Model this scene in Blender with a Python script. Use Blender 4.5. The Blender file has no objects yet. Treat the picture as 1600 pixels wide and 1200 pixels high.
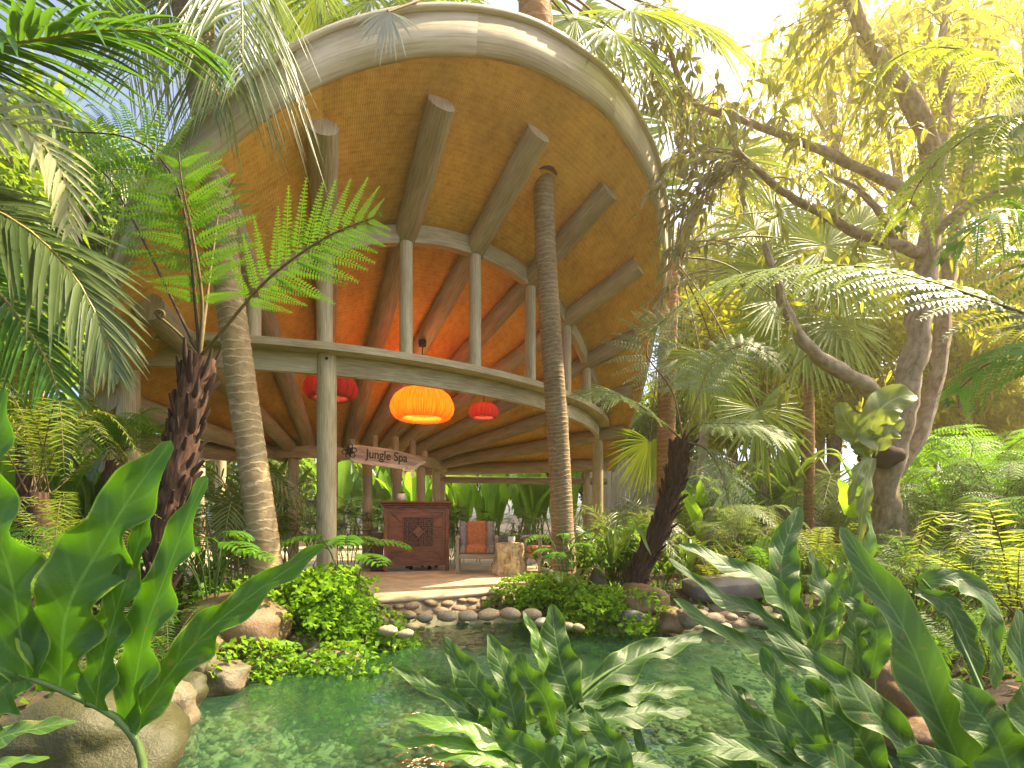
import bpy, math, random
import numpy as np
from mathutils import Vector, Matrix, noise as mnoise

random.seed(7); RNG = np.random.default_rng(11)
SC = bpy.context.scene; COL = SC.collection
R = math.radians

# ------------------------------------------------------------------ camera, sky, sun, exposure
CAMZ = 1.1
cam = bpy.data.cameras.new('camera'); cam.lens = 18.0; cam.sensor_width = 36.0
cam.shift_y = (815-600)/1600; cam.clip_start = .05; cam.clip_end = 500
camo = bpy.data.objects.new('camera', cam); COL.objects.link(camo)
camo.location = (0, 0, CAMZ); camo.rotation_euler = (R(90), 0, 0); SC.camera = camo

SUN_AZ, SUN_EL = 74.0, 52.0          # azimuth clockwise from the view direction (+Y)
world = bpy.data.worlds.new('World'); SC.world = world; world.use_nodes = True
wn = world.node_tree; bg = wn.nodes['Background']
sky = wn.nodes.new('ShaderNodeTexSky'); sky.sky_type = 'NISHITA'; sky.sun_disc = False
sky.sun_elevation = R(SUN_EL); sky.sun_rotation = R(SUN_AZ); sky.air_density = .55; sky.dust_density = 3.5; sky.ozone_density = 0.0
wn.links.new(sky.outputs[0], bg.inputs[0]); bg.inputs[1].default_value = 0.15
sun = bpy.data.lights.new('sun', 'SUN'); sun.energy = 4.6; sun.angle = R(0.6); sun.color = (1.0, .82, .54)
suno = bpy.data.objects.new('sun', sun); COL.objects.link(suno)
sd = Vector((math.sin(R(SUN_AZ))*math.cos(R(SUN_EL)), math.cos(R(SUN_AZ))*math.cos(R(SUN_EL)), math.sin(R(SUN_EL))))
suno.location = (20, 10, 25); suno.rotation_euler = sd.to_track_quat('Z', 'Y').to_euler()
SC.view_settings.view_transform = 'Standard'; SC.view_settings.look = 'None'
SC.view_settings.gamma = 1; SC.view_settings.use_curve_mapping = False; SC.view_settings.exposure = 1.8
SC.render.engine = 'CYCLES'; cy = SC.cycles
cy.max_bounces = 10; cy.diffuse_bounces = 5; cy.glossy_bounces = 3; cy.transmission_bounces = 6; cy.transparent_max_bounces = 12
cy.caustics_reflective = False; cy.caustics_refractive = False; cy.use_denoising = True; cy.sample_clamp_indirect = 6
try: cy.denoiser = 'OPENIMAGEDENOISE'
except Exception: pass

# ------------------------------------------------------------------ helpers
def at(px, py, Y):
    return np.array([(px-800)/800*Y, Y, CAMZ-(py-815)/800*Y])
def ats(l): return np.array([at(*p) for p in l])
def nz(v):
    v = np.asarray(v, float); return v/np.maximum(np.linalg.norm(v, axis=-1, keepdims=True), 1e-9)
def smooth_path(P, n):
    P = np.asarray(P, float)
    if len(P) == 2: return P[0]+(P[1]-P[0])*np.linspace(0, 1, n)[:, None]
    Q = np.vstack([2*P[0]-P[1], P, 2*P[-1]-P[-2]])
    d = np.r_[0, np.cumsum(np.linalg.norm(np.diff(P, axis=0), axis=1))]
    out = []
    for s in np.linspace(0, d[-1], n):
        i = min(max(np.searchsorted(d, s)-1, 0), len(P)-2); t = (s-d[i])/max(d[i+1]-d[i], 1e-9)
        a, b, c, e = Q[i:i+4]
        out.append(.5*((2*b)+(c-a)*t+(2*a-5*b+4*c-e)*t*t+(3*b-a-3*c+e)*t**3))
    return np.array(out)

class MB:
    def __init__(s): s.V = []; s.U = []; s.Rn = []; s.F4 = []; s.F3 = []; s.M4 = []; s.M3 = []; s.n = 0
    def add(s, V, F, uv=None, rnd=0.5, mi=0):
        V = np.asarray(V, float).reshape(-1, 3); F = np.asarray(F, int)
        s.V.append(V); s.U.append(np.zeros((len(V), 2)) if uv is None else np.asarray(uv, float).reshape(-1, 2))
        s.Rn.append(np.broadcast_to(np.asarray(rnd, float).reshape(-1), (len(V),)) if np.size(rnd) in (1, len(V)) else np.full(len(V), .5))
        if F.shape[1] == 4: s.F4.append(F+s.n); s.M4.append(np.full(len(F), mi))
        else: s.F3.append(F+s.n); s.M3.append(np.full(len(F), mi))
        s.n += len(V)
    def grid(s, P, uv=None, rnd=.5, mi=0):
        n, m = P.shape[:2]; i = np.arange((n-1)*(m-1)); r, c = i//(m-1), i % (m-1); a = r*m+c
        s.add(P, np.c_[a, a+1, a+m+1, a+m], uv, rnd, mi)
    def box(s, c, size, rot=0, mi=0, bev=0.0, tilt=None):
        x, y, z = np.array(size)/2; b = min(bev, x*.9, y*.9, z*.9)
        if b <= 0:
            V = np.array([(i, j, k) for i in (-x, x) for j in (-y, y) for k in (-z, z)])
            F = [(0, 1, 3, 2), (4, 6, 7, 5), (0, 4, 5, 1), (2, 3, 7, 6), (0, 2, 6, 4), (1, 5, 7, 3)]; F3 = []
        else:
            V = []; idx = {}
            for i in (0, 1):
                for j in (0, 1):
                    for k in (0, 1):
                        sx, sy, sz = (2*i-1), (2*j-1), (2*k-1)
                        for a in range(3):
                            p = [sx*(x-b), sy*(y-b), sz*(z-b)]; p[a] = (sx*x, sy*y, sz*z)[a]
                            idx[i, j, k, a] = len(V); V.append(p)
            V = np.array(V); F = []; F3 = []
            for a in range(3):
                o = [q for q in range(3) if q != a]
                for v in (0, 1):
                    f = []
                    for u, w in ((0, 0), (1, 0), (1, 1), (0, 1)):
                        t = [0, 0, 0]; t[a] = v; t[o[0]] = u; t[o[1]] = w; f.append(idx[t[0], t[1], t[2], a])
                    F.append(f)
                for u in (0, 1):
                    for w in (0, 1):
                        f = []
                        for v, ax in ((0, o[0]), (1, o[0]), (1, o[1]), (0, o[1])):
                            t = [0, 0, 0]; t[a] = v; t[o[0]] = u; t[o[1]] = w; f.append(idx[t[0], t[1], t[2], ax])
                        F.append(f)
            for i in (0, 1):
                for j in (0, 1):
                    for k in (0, 1): F3.append([idx[i, j, k, a] for a in range(3)])
        uv = np.c_[V[:, 0]+V[:, 1], V[:, 2]] if size[2] >= max(size[0], size[1]) else np.c_[V[:, 2]+V[:, 1], V[:, 0]]
        if tilt is not None: V = V @ np.array(Matrix.Rotation(tilt[1], 3, tilt[0])).T
        cs, sn = math.cos(rot), math.sin(rot)
        V = V @ np.array([[cs, sn, 0], [-sn, cs, 0], [0, 0, 1]])+np.asarray(c, float)
        n0 = s.n; s.add(V, F, uv, .5, mi)
        if len(F3): s.F3.append(np.array(F3)+n0); s.M3.append(np.full(len(F3), mi))
    def tube(s, P, rad, n=10, mi=0, cap=True, rnd=.5, bump=None):
        P = np.asarray(P, float); m = len(P); rad = np.broadcast_to(np.asarray(rad, float), (m,))
        T = nz(np.gradient(P, axis=0)); a = np.array([0, 0, 1.]) if abs(T[0][2]) < .9 else np.array([1., 0, 0])
        N = nz(np.cross(T[0], a)); Ns = []
        for i in range(m):
            N = nz(N-T[i]*np.dot(N, T[i])); Ns.append(N)
        Ns = np.array(Ns); Bs = np.cross(T, Ns); th = np.linspace(0, 2*math.pi, n+1)
        rr = rad[:, None]*np.ones((1, n+1))
        if bump is not None: rr = rr*(1+bump(m, n+1))
        V = P[:, None]+rr[..., None]*(np.cos(th)[None, :, None]*Ns[:, None]+np.sin(th)[None, :, None]*Bs[:, None])
        L = np.r_[0, np.cumsum(np.linalg.norm(np.diff(P, axis=0), axis=1))]
        uv = np.stack(np.broadcast_arrays(th[None]*rad.mean(), L[:, None]), -1)
        s.grid(V, uv, rnd, mi)
        if cap:
            for e, i in ((0, 0), (1, m-1)):
                if rad[i] < 1e-3: continue
                ring = V[i, :-1]; c = P[i]; k = np.arange(n)
                f = np.c_[k, (k+1) % n, np.full(n, n)] if e == 1 else np.c_[(k+1) % n, k, np.full(n, n)]
                q = np.vstack([ring, c]); s.add(q, f, np.c_[(q-c)@Ns[i], (q-c)@Bs[i]]*1.0, rnd, mi)
    def lathe(s, prof, c=(0, 0, 0), n=24, mi=0, mod=None):
        prof = np.asarray(prof, float); th = np.linspace(0, 2*math.pi, n+1)
        r = prof[:, 0][:, None]*np.ones((1, n+1))
        if mod is not None: r = r*(1+mod(th)[None])
        V = np.stack([r*np.cos(th), r*np.sin(th), prof[:, 1][:, None]*np.ones((1, n+1))], -1)+np.asarray(c, float)
        L = np.r_[0, np.cumsum(np.linalg.norm(np.diff(prof, axis=0), axis=1))]
        s.grid(V[:, ::-1], np.stack(np.broadcast_arrays(th[None, ::-1], L[:, None]), -1), .5, mi)
    def mesh(s, name, smooth=True):
        me = bpy.data.meshes.new(name); V = np.vstack(s.V)
        fs = []; tot = []; mi = []
        if s.F4: f = np.vstack(s.F4); fs.append(f.ravel()); tot.append(np.full(len(f), 4)); mi.append(np.concatenate(s.M4))
        if s.F3: f = np.vstack(s.F3); fs.append(f.ravel()); tot.append(np.full(len(f), 3)); mi.append(np.concatenate(s.M3))
        lv = np.concatenate(fs); tot = np.concatenate(tot); mi = np.concatenate(mi)
        me.vertices.add(len(V)); me.vertices.foreach_set('co', V.astype(np.float32).ravel())
        me.loops.add(len(lv)); me.loops.foreach_set('vertex_index', lv.astype(np.int32))
        me.polygons.add(len(tot)); me.polygons.foreach_set('loop_start', np.r_[0, np.cumsum(tot)[:-1]].astype(np.int32))
        me.polygons.foreach_set('material_index', mi.astype(np.int32))
        ul = me.uv_layers.new(name='UVMap'); ul.data.foreach_set('uv', np.vstack(s.U)[lv].astype(np.float32).ravel())
        a = me.attributes.new('rnd', 'FLOAT', 'POINT'); a.data.foreach_set('value', np.concatenate(s.Rn).astype(np.float32))
        me.update(calc_edges=True)
        me.polygons.foreach_set('use_smooth', np.full(len(tot), bool(smooth))); me.validate(); me.update()
        return me
    def build(s, name, mats, parent=None, smooth=True, local=False):
        if parent is not None and not local:
            o = np.array(parent_origin(parent)); s.V = [v-o for v in s.V]
        me = s.mesh(name, smooth)
        for m in (mats if isinstance(mats, (list, tuple)) else [mats]): me.materials.append(m)
        return link(name, me, parent)
def parent_origin(p):
    o = Vector((0, 0, 0))
    while p is not None: o += p.location; p = p.parent
    return o
def link(name, me, parent=None, M=None):
    ob = bpy.data.objects.new(name, me); COL.objects.link(ob); ob.parent = parent
    if M is not None: ob.matrix_local = M
    return ob
def tag(o, label=None, cat=None, group=None, kind=None):
    if label: o['label'] = label
    if cat: o['category'] = cat
    if group: o['group'] = group
    if kind: o['kind'] = kind
    return o
def thing(name, loc, label, cat, group=None):
    o = bpy.data.objects.new(name, None); COL.objects.link(o); o.location = Vector(tuple(map(float, loc))); o.empty_display_size = .1
    return tag(o, label, cat, group)

# leaflet strips, many at once
def lance(s): return np.sin(np.pi*np.clip(s, 0, 1)**.75)**.8*(1-s*.15)+.02
def strap(s): return np.minimum(1, (s*6+.25))*np.clip((1-s)*3.2, 0, 1)**.6+.01
def needle(s): return np.minimum(1, s*8+.35)*(1-s)**.55+.01
def leaflets(mb, B, D, N, L, W, k=4, fold=.25, droop=.1, prof=lance, mi=0, rnd=None, twist=0, sway=0):
    B = np.atleast_2d(B).astype(float); n = len(B); D = nz(np.broadcast_to(D, (n, 3))); N = np.broadcast_to(N, (n, 3))
    L = np.broadcast_to(L, (n,)).astype(float); W = np.broadcast_to(W, (n,)).astype(float); droop = np.broadcast_to(droop, (n,))
    S = nz(np.cross(D, N)); N = np.cross(S, D); s = np.linspace(0, 1, k); w = prof(s)
    c = B[:, None]+D[:, None]*(s[None]*L[:, None])[..., None]
    c[..., 2] -= (droop*L)[:, None]*s[None]**2
    if sway: c = c+S[:, None]*(RNG.normal(0, sway, n)*L)[:, None, None]*(s**2)[None, :, None]
    hw = (w[None]*W[:, None]*.5)[..., None]
    up = N[:, None]*hw*fold
    P = np.stack([c+S[:, None]*hw+up, c, c-S[:, None]*hw+up], 2)
    r = RNG.random(n) if rnd is None else np.broadcast_to(rnd, (n,))
    base = (np.arange(n)*k*3)[:, None, None, None]; i = np.arange(k-1)[None, :, None, None]*3; j = np.arange(2)[None, None, :, None]
    f = base+i+j+np.array([0, 1, 4, 3])[None, None, None]
    uv = np.empty((n, k, 3, 2)); uv[..., 0] = np.array([-1, 0, 1.]); uv[..., 1] = s[None, :, None]
    mb.add(P, f.reshape(-1, 4), uv, np.repeat(r, k*3), mi)
def diamonds(mb, B, D, N, L, W, mi=0, rnd=None, fold=.15, droop=.1):
    B = np.atleast_2d(B); n = len(B); D = nz(np.broadcast_to(D, (n, 3))); S = nz(np.cross(D, np.broadcast_to(N, (n, 3)))); N = np.cross(S, D)
    L = np.broadcast_to(L, (n,))[:, None]; W = np.broadcast_to(W, (n,))[:, None]
    m = B+D*L*.45; t = B+D*L; t = t-np.array([0, 0, 1])*L*droop
    P = np.stack([B, m+S*W*.5+N*W*fold, t, m-S*W*.5+N*W*fold], 1)
    r = RNG.random(n) if rnd is None else np.broadcast_to(rnd, (n,))
    uv = np.broadcast_to(np.array([[0, 0], [-1, .45], [0, 1], [1, .45]], float), (n, 4, 2))
    mb.add(P, np.arange(4*n).reshape(-1, 4), uv, np.repeat(r, 4), mi)

# ------------------------------------------------------------------ materials
def newmat(name):
    m = bpy.data.materials.new(name); m.use_nodes = True; nt = m.node_tree
    return m, nt, nt.nodes, nt.links, nt.nodes['Principled BSDF']
def ramp(nt, fac, stops):
    r = nt.nodes.new('ShaderNodeValToRGB'); nt.links.new(fac, r.inputs[0]); e = r.color_ramp.elements
    while len(e) < len(stops): e.new(.5)
    for q, (p, c) in zip(e, stops): q.position = p; q.color = (*c, 1)
    return r.outputs[0]
def ntex(nt, vec, scale, detail=4, rough=.55, dist=0):
    t = nt.nodes.new('ShaderNodeTexNoise'); t.inputs['Scale'].default_value = scale; t.inputs['Detail'].default_value = detail
    t.inputs['Roughness'].default_value = rough; t.inputs['Distortion'].default_value = dist
    if vec is not None: nt.links.new(vec, t.inputs['Vector'])
    return t.outputs[0]
def mapping(nt, vec, sc):
    m = nt.nodes.new('ShaderNodeMapping'); m.inputs['Scale'].default_value = sc; nt.links.new(vec, m.inputs[0]); return m.outputs[0]
def tc(nt, which): return nt.nodes.new('ShaderNodeTexCoord').outputs[which]
def mth(nt, op, a, b=None, c=None):
    n = nt.nodes.new('ShaderNodeMath'); n.operation = op
    for i, v in enumerate((a, b, c)):
        if v is None: continue
        if isinstance(v, (int, float)): n.inputs[i].default_value = v
        else: nt.links.new(v, n.inputs[i])
    return n.outputs[0]
def mixc(nt, fac, a, b, mode='MIX'):
    n = nt.nodes.new('ShaderNodeMix'); n.data_type = 'RGBA'; n.blend_type = mode
    for i, v in ((0, fac), (6, a), (7, b)):
        if isinstance(v, (int, float)): n.inputs[i].default_value = v
        elif isinstance(v, tuple): n.inputs[i].default_value = (*v, 1)
        else: nt.links.new(v, n.inputs[i])
    return n.outputs[2]
def bump(nt, bs, h, strength=.4, dist=.01):
    b = nt.nodes.new('ShaderNodeBump'); b.inputs['Strength'].default_value = strength; b.inputs['Distance'].default_value = dist
    nt.links.new(h, b.inputs['Height']); nt.links.new(b.outputs[0], bs.inputs['Normal']); return b.outputs[0]

def leaf_mat(name, dark, light, trans=.42, tcol=None, rough=.42, veins=0, edge=None, spec=.4, rib=None):
    m, nt, N, L, bs = newmat(name)
    at_ = N.new('ShaderNodeAttribute'); at_.attribute_name = 'rnd'
    no = ntex(nt, tc(nt, 'Object'), 6, 3)
    f = mth(nt, 'ADD', mth(nt, 'MULTIPLY', at_.outputs['Fac'], .75), mth(nt, 'MULTIPLY', mth(nt, 'SUBTRACT', no, .35), .8))
    col = ramp(nt, f, [(.1, dark), (.9, light)])
    uv = N.new('ShaderNodeSeparateXYZ'); L.new(tc(nt, 'UV'), uv.inputs[0])
    au = mth(nt, 'ABSOLUTE', uv.outputs[0])
    if veins:
        ph = mth(nt, 'SUBTRACT', mth(nt, 'MULTIPLY', uv.outputs[1], veins), mth(nt, 'MULTIPLY', au, 1.3))
        w = mth(nt, 'POWER', mth(nt, 'ABSOLUTE', mth(nt, 'SINE', mth(nt, 'MULTIPLY', ph, math.pi))), 10)
        fine = ntex(nt, mapping(nt, tc(nt, 'UV'), (3, veins*3.0, 1)), 3, 4)
        r_ = rib or tuple(min(1, c*1.9+.02) for c in light)
        col = mixc(nt, mth(nt, 'MULTIPLY', w, .28), col, r_)
        mid = mth(nt, 'LESS_THAN', au, .05)
        col = mixc(nt, mth(nt, 'MULTIPLY', mid, .8), col, r_)
        hgt = mth(nt, 'ADD', mth(nt, 'MULTIPLY', w, -.6), mth(nt, 'MULTIPLY', fine, .7))
        bump(nt, bs, hgt, .35, .006)
    if veins:
        sp_ = ntex(nt, tc(nt, 'Object'), 38, 2, .4); bl = ntex(nt, tc(nt, 'Object'), 5, 3)
        spot = mth(nt, 'MULTIPLY', mth(nt, 'GREATER_THAN', sp_, .68), mth(nt, 'GREATER_THAN', bl, .5)); col = mixc(nt, mth(nt, 'MULTIPLY', spot, .7), col, (.16, .11, .03))
        col = mixc(nt, mth(nt, 'MULTIPLY', mth(nt, 'SUBTRACT', bl, .5), .9), col, tuple(min(1, c*1.9+.03) for c in light))
    if edge:
        e = mth(nt, 'GREATER_THAN', au, .93); col = mixc(nt, mth(nt, 'MULTIPLY', e, .75), col, edge)
    L.new(col, bs.inputs['Base Color']); bs.inputs['Roughness'].default_value = rough; bs.inputs['Specular IOR Level'].default_value = spec
    tr = N.new('ShaderNodeBsdfTranslucent')
    tcol = tcol or (light[0]*2.6+.06, light[1]*2.1+.06, light[2]*.8)
    L.new(mixc(nt, .75, col, tcol), tr.inputs[0])
    mx = N.new('ShaderNodeMixShader'); mx.inputs[0].default_value = trans
    L.new(bs.outputs[0], mx.inputs[1]); L.new(tr.outputs[0], mx.inputs[2]); L.new(mx.outputs[0], N['Material Output'].inputs[0])
    return m
def wood_mat(name, c1, c2, c3, rough=.65, su=55, sv=2.2, bstr=.25):
    m, nt, N, L, bs = newmat(name)
    v = mapping(nt, tc(nt, 'UV'), (su, sv, 1)); g = ntex(nt, v, 1.6, 6, .6, .5)
    big = ntex(nt, mapping(nt, tc(nt, 'UV'), (3, 1.2, 1)), 1.5, 3)
    oi = N.new('ShaderNodeObjectInfo')
    f = mth(nt, 'ADD', g, mth(nt, 'ADD', mth(nt, 'MULTIPLY', mth(nt, 'SUBTRACT', big, .5), .45), mth(nt, 'MULTIPLY', mth(nt, 'SUBTRACT', oi.outputs['Random'], .5), .16)))
    col = ramp(nt, f, [(.3, c1), (.52, c2), (.75, c3)])
    L.new(col, bs.inputs['Base Color']); bs.inputs['Roughness'].default_value = rough; bump(nt, bs, g, bstr, .006)
    return m
def simple_mat(name, c, rough=.6, var=.25, scale=12, metallic=0, bstr=.2, spec=.4):
    m, nt, N, L, bs = newmat(name); n = ntex(nt, tc(nt, 'Object'), scale, 5)
    a = tuple(x*(1-var) for x in c); b = tuple(min(1, x*(1+var)) for x in c)
    L.new(ramp(nt, n, [(.3, a), (.7, b)]), bs.inputs['Base Color']); bs.inputs['Roughness'].default_value = rough
    bs.inputs['Metallic'].default_value = metallic; bs.inputs['Specular IOR Level'].default_value = spec
    if bstr: bump(nt, bs, n, bstr, .01)
    return m
M = {}
M['post'] = wood_mat('pale_weathered_timber', (.3, .235, .115), (.5, .415, .235), (.64, .56, .35))
M['rafter'] = wood_mat('grey_brown_log', (.2, .15, .075), (.36, .285, .16), (.49, .41, .25))
M['fascia'] = wood_mat('bleached_fascia', (.38, .31, .18), (.56, .48, .3), (.68, .6, .42), su=30, sv=1.0)
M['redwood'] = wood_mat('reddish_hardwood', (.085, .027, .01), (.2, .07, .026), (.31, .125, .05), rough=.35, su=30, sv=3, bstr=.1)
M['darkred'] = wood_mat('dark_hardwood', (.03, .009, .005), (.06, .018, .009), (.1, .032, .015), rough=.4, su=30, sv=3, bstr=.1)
M['signwood'] = wood_mat('weathered_plank', (.19, .18, .165), (.34, .325, .3), (.48, .46, .42), su=14, sv=2.5, bstr=.5)
M['signedge'] = wood_mat('weathered_plank_rim', (.3, .29, .25), (.46, .44, .38), (.6, .57, .5), su=14, sv=2.5, bstr=.5)
M['chairwood'] = wood_mat('grey_teak', (.2, .17, .11), (.36, .31, .22), (.48, .43, .32))
M['fence'] = wood_mat('pale_fence_board', (.36, .3, .2), (.56, .48, .34), (.7, .62, .46), su=30, sv=2)
M['black'] = simple_mat('black_metal', (.012, .012, .013), .45, .2)
M['ink'] = simple_mat('black_paint', (.012, .012, .012), .6, .1, bstr=0)
M['soil'] = simple_mat('dark_soil', (.05, .037, .022), .95, .6, 9, bstr=.8)
M['white'] = simple_mat('white_ceramic', (.75, .74, .7), .25, .05, 6, bstr=0)
M['petal'] = leaf_mat('white_petal', (.75, .74, .68), (.85, .84, .8), .3, (.9, .9, .8))
M['char'] = simple_mat('charcoal_wicker', (.14, .13, .125), .9, .35, 90, bstr=.6)
def weave_mat():
    m, nt, N, L, bs = newmat('woven_bamboo_matting')
    uv = tc(nt, 'UV'); sp = N.new('ShaderNodeSeparateXYZ'); L.new(uv, sp.inputs[0]); x, y = sp.outputs[0], sp.outputs[1]
    a = mth(nt, 'SINE', mth(nt, 'MULTIPLY', mth(nt, 'ADD', x, y), 210)); b = mth(nt, 'SINE', mth(nt, 'MULTIPLY', mth(nt, 'SUBTRACT', x, y), 210))
    w = mth(nt, 'MULTIPLY', a, b)
    row = mth(nt, 'SINE', mth(nt, 'MULTIPLY', x, 140))
    n1 = ntex(nt, mapping(nt, uv, (9, 9, 1)), 1.5, 5); n2 = ntex(nt, mapping(nt, uv, (60, 60, 1)), 1, 3)
    f = mth(nt, 'ADD', mth(nt, 'ADD', mth(nt, 'MULTIPLY', w, .07), mth(nt, 'MULTIPLY', row, .035)), mth(nt, 'ADD', mth(nt, 'MULTIPLY', n1, .55), mth(nt, 'MULTIPLY', n2, .45)))
    col = ramp(nt, f, [(.22, (.42, .19, .028)), (.5, (.74, .4, .068)), (.78, (.86, .55, .15))])
    st = ntex(nt, mapping(nt, uv, (1.1, 1.6, 1)), 1.3, 5, .65); oi = N.new('ShaderNodeObjectInfo')
    col = mixc(nt, 1.0, col, ramp(nt, mth(nt, 'ADD', st, mth(nt, 'MULTIPLY', mth(nt, 'SUBTRACT', oi.outputs['Random'], .5), .25)), [(.3, (.72, .68, .62)), (.6, (1.08, 1.06, 1.02))]), 'MULTIPLY')
    L.new(col, bs.inputs['Base Color']); bs.inputs['Roughness'].default_value = .6
    bump(nt, bs, mth(nt, 'ADD', w, mth(nt, 'MULTIPLY', row, .7)), .2, .004)
    return m
M['weave'] = weave_mat()
M['shingle'] = simple_mat('roof_shingle', (.2, .16, .11), .9, .4, 20, bstr=.6)
def palm_trunk_mat(name, c1, c2, ringc, nr):
    m, nt, N, L, bs = newmat(name); uv = tc(nt, 'UV'); sp = N.new('ShaderNodeSeparateXYZ'); L.new(uv, sp.inputs[0])
    wob = ntex(nt, mapping(nt, uv, (2.5, 4, 1)), 1.2, 4)
    v = mth(nt, 'ADD', mth(nt, 'MULTIPLY', sp.outputs[1], nr), mth(nt, 'MULTIPLY', wob, 3.2))
    ring = mth(nt, 'POWER', mth(nt, 'ABSOLUTE', mth(nt, 'SINE', mth(nt, 'MULTIPLY', v, math.pi))), 14)
    n = ntex(nt, mapping(nt, uv, (9, 14, 1)), 1.6, 6, .65); n2 = ntex(nt, mapping(nt, uv, (2, 1.6, 1)), 1.5, 3)
    col = ramp(nt, mth(nt, 'ADD', mth(nt, 'MULTIPLY', n, .6), mth(nt, 'MULTIPLY', n2, .4)), [(.33, c1), (.66, c2)])
    col = mixc(nt, mth(nt, 'MULTIPLY', ring, mth(nt, 'MULTIPLY', mth(nt, 'POWER', n2, 1.5), 1.6)), col, ringc)
    L.new(col, bs.inputs['Base Color']); bs.inputs['Roughness'].default_value = .85
    bump(nt, bs, mth(nt, 'ADD', n, mth(nt, 'MULTIPLY', ring, .7)), .55, .012); return m
M['palmtrunk'] = palm_trunk_mat('ringed_palm_bark', (.2, .135, .062), (.42, .31, .155), (.6, .49, .3), 13)
M['palmtrunk_dark'] = palm_trunk_mat('brown_ringed_palm_bark', (.14, .085, .04), (.36, .255, .125), (.47, .38, .23), 19)
M['palmtrunk_red'] = palm_trunk_mat('russet_palm_bark', (.2, .085, .03), (.44, .22, .085), (.5, .33, .17), 12)
M['fernbark'] = wood_mat('fibrous_fern_bark', (.018, .008, .005), (.075, .035, .02), (.19, .1, .058), rough=.95, su=40, sv=6, bstr=.9)
M['bark'] = wood_mat('grey_brown_bark', (.14, .095, .05), (.31, .23, .135), (.47, .37, .24), rough=.9, su=9, sv=5, bstr=.9)
def stone_mat(name, cols, scale=5, moss=0):
    m, nt, N, L, bs = newmat(name); o = tc(nt, 'Object'); n = ntex(nt, o, scale, 6, .6); sp = ntex(nt, o, 60, 3, .7)
    oi = N.new('ShaderNodeObjectInfo'); at_ = N.new('ShaderNodeAttribute'); at_.attribute_name = 'rnd'
    base = ramp(nt, mth(nt, 'FRACT', mth(nt, 'ADD', oi.outputs['Random'], at_.outputs['Fac'])), [((i+.5)/len(cols), c) for i, c in enumerate(cols)])
    col = mixc(nt, 1.0, base, ramp(nt, n, [(.25, (.55, .52, .48)), (.75, (1.25, 1.22, 1.15))]), 'MULTIPLY')
    col = mixc(nt, 1.0, col, ramp(nt, sp, [(.3, (.78, .78, .78)), (.7, (1.12, 1.12, 1.12))]), 'MULTIPLY')
    if moss:
        g = N.new('ShaderNodeNewGeometry'); s2 = N.new('ShaderNodeSeparateXYZ'); L.new(g.outputs['Normal'], s2.inputs[0])
        mf = mth(nt, 'MULTIPLY', mth(nt, 'GREATER_THAN', mth(nt, 'ADD', n, mth(nt, 'MULTIPLY', s2.outputs[2], .2)), .62-.2*moss), moss)
        col = mixc(nt, mf, col, mixc(nt, sp, (.022, .028, .006), (.07, .066, .018)))
    L.new(col, bs.inputs['Base Color']); bs.inputs['Roughness'].default_value = .6
    bump(nt, bs, mth(nt, 'ADD', n, mth(nt, 'MULTIPLY', sp, .4)), .55, .025); return m
PEB = [(.54, .45, .3), (.43, .36, .25), (.62, .5, .32), (.47, .34, .2), (.54, .48, .36), (.58, .41, .24)]
M['pebble'] = stone_mat('river_pebble', PEB, 7)
M['wallstone'] = stone_mat('mortared_wall_stone', [(.34, .26, .17), (.4, .3, .19), (.28, .2, .13)], 7)
M['bedstone'] = stone_mat('pond_bed_pebble', [(.3, .26, .15), (.26, .24, .145), (.34, .28, .155), (.24, .23, .14), (.3, .22, .115)], 7)
M['boulder'] = stone_mat('tan_boulder', [(.235, .145, .07), (.215, .14, .075)], 5)
M['greyrock'] = stone_mat('grey_boulder', [(.24, .195, .13), (.21, .175, .12)], 6, .4)
M['mossrock'] = stone_mat('mossy_boulder', [(.085, .06, .028), (.08, .06, .026)], 6, .9)
M['slab'] = stone_mat('grey_slab', [(.2, .18, .165), (.22, .2, .18)], 5)
M['mortar'] = simple_mat('sandy_mortar', (.34, .25, .155), .9, .35, 14, bstr=.6)
M['terrace'] = simple_mat('tan_stone_floor', (.5, .39, .24), .55, .25, 5, bstr=.15)
# foliage
M['philo'] = leaf_mat('glossy_philodendron', (.026, .064, .011), (.055, .118, .02), .27, (.17, .4, .015), .45, 11, (.16, .26, .03), .36, rib=(.13, .24, .06))
M['philo_pale'] = leaf_mat('young_philodendron', (.075, .17, .02), (.13, .26, .035), .35, (.3, .55, .03), .3, 11, (.22, .34, .04), .5, rib=(.24, .36, .1))
M['philo_big'] = leaf_mat('backlit_philodendron', (.024, .07, .008), (.05, .125, .012), .36, (.16, .46, .006), .4, 9, (.25, .36, .03), .35, rib=(.14, .27, .05))
M['petiole'] = simple_mat('green_stem', (.1, .17, .04), .4, .3, 10, bstr=.1)
M['coco'] = leaf_mat('coconut_leaflet', (.026, .1, .014), (.075, .2, .022), .33, (.2, .42, .02), .3)
M['coco_pale'] = leaf_mat('pale_coconut_leaflet', (.34, .36, .17), (.52, .52, .27), .35, (.5, .5, .12), .45)
M['coco_grey'] = leaf_mat('greyish_palm_leaflet', (.07, .115, .04), (.16, .21, .08), .35, (.3, .42, .06), .35)
M['rachis'] = simple_mat('yellow_rachis', (.3, .26, .08), .5, .2, 10, bstr=.1)
M['darkstem'] = simple_mat('dark_fern_stem', (.045, .028, .014), .7, .3, 20, bstr=.2)
M['brownstem'] = simple_mat('brown_green_stem', (.14, .1, .035), .7, .3, 20, bstr=.2)
M['treefern'] = leaf_mat('tree_fern_green', (.065, .19, .012), (.14, .34, .022), .45, (.3, .62, .02), .45)
M['fern_grey'] = leaf_mat('silvery_fern_green', (.1, .16, .06), (.2, .28, .11), .4, (.4, .52, .1), .5)
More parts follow.
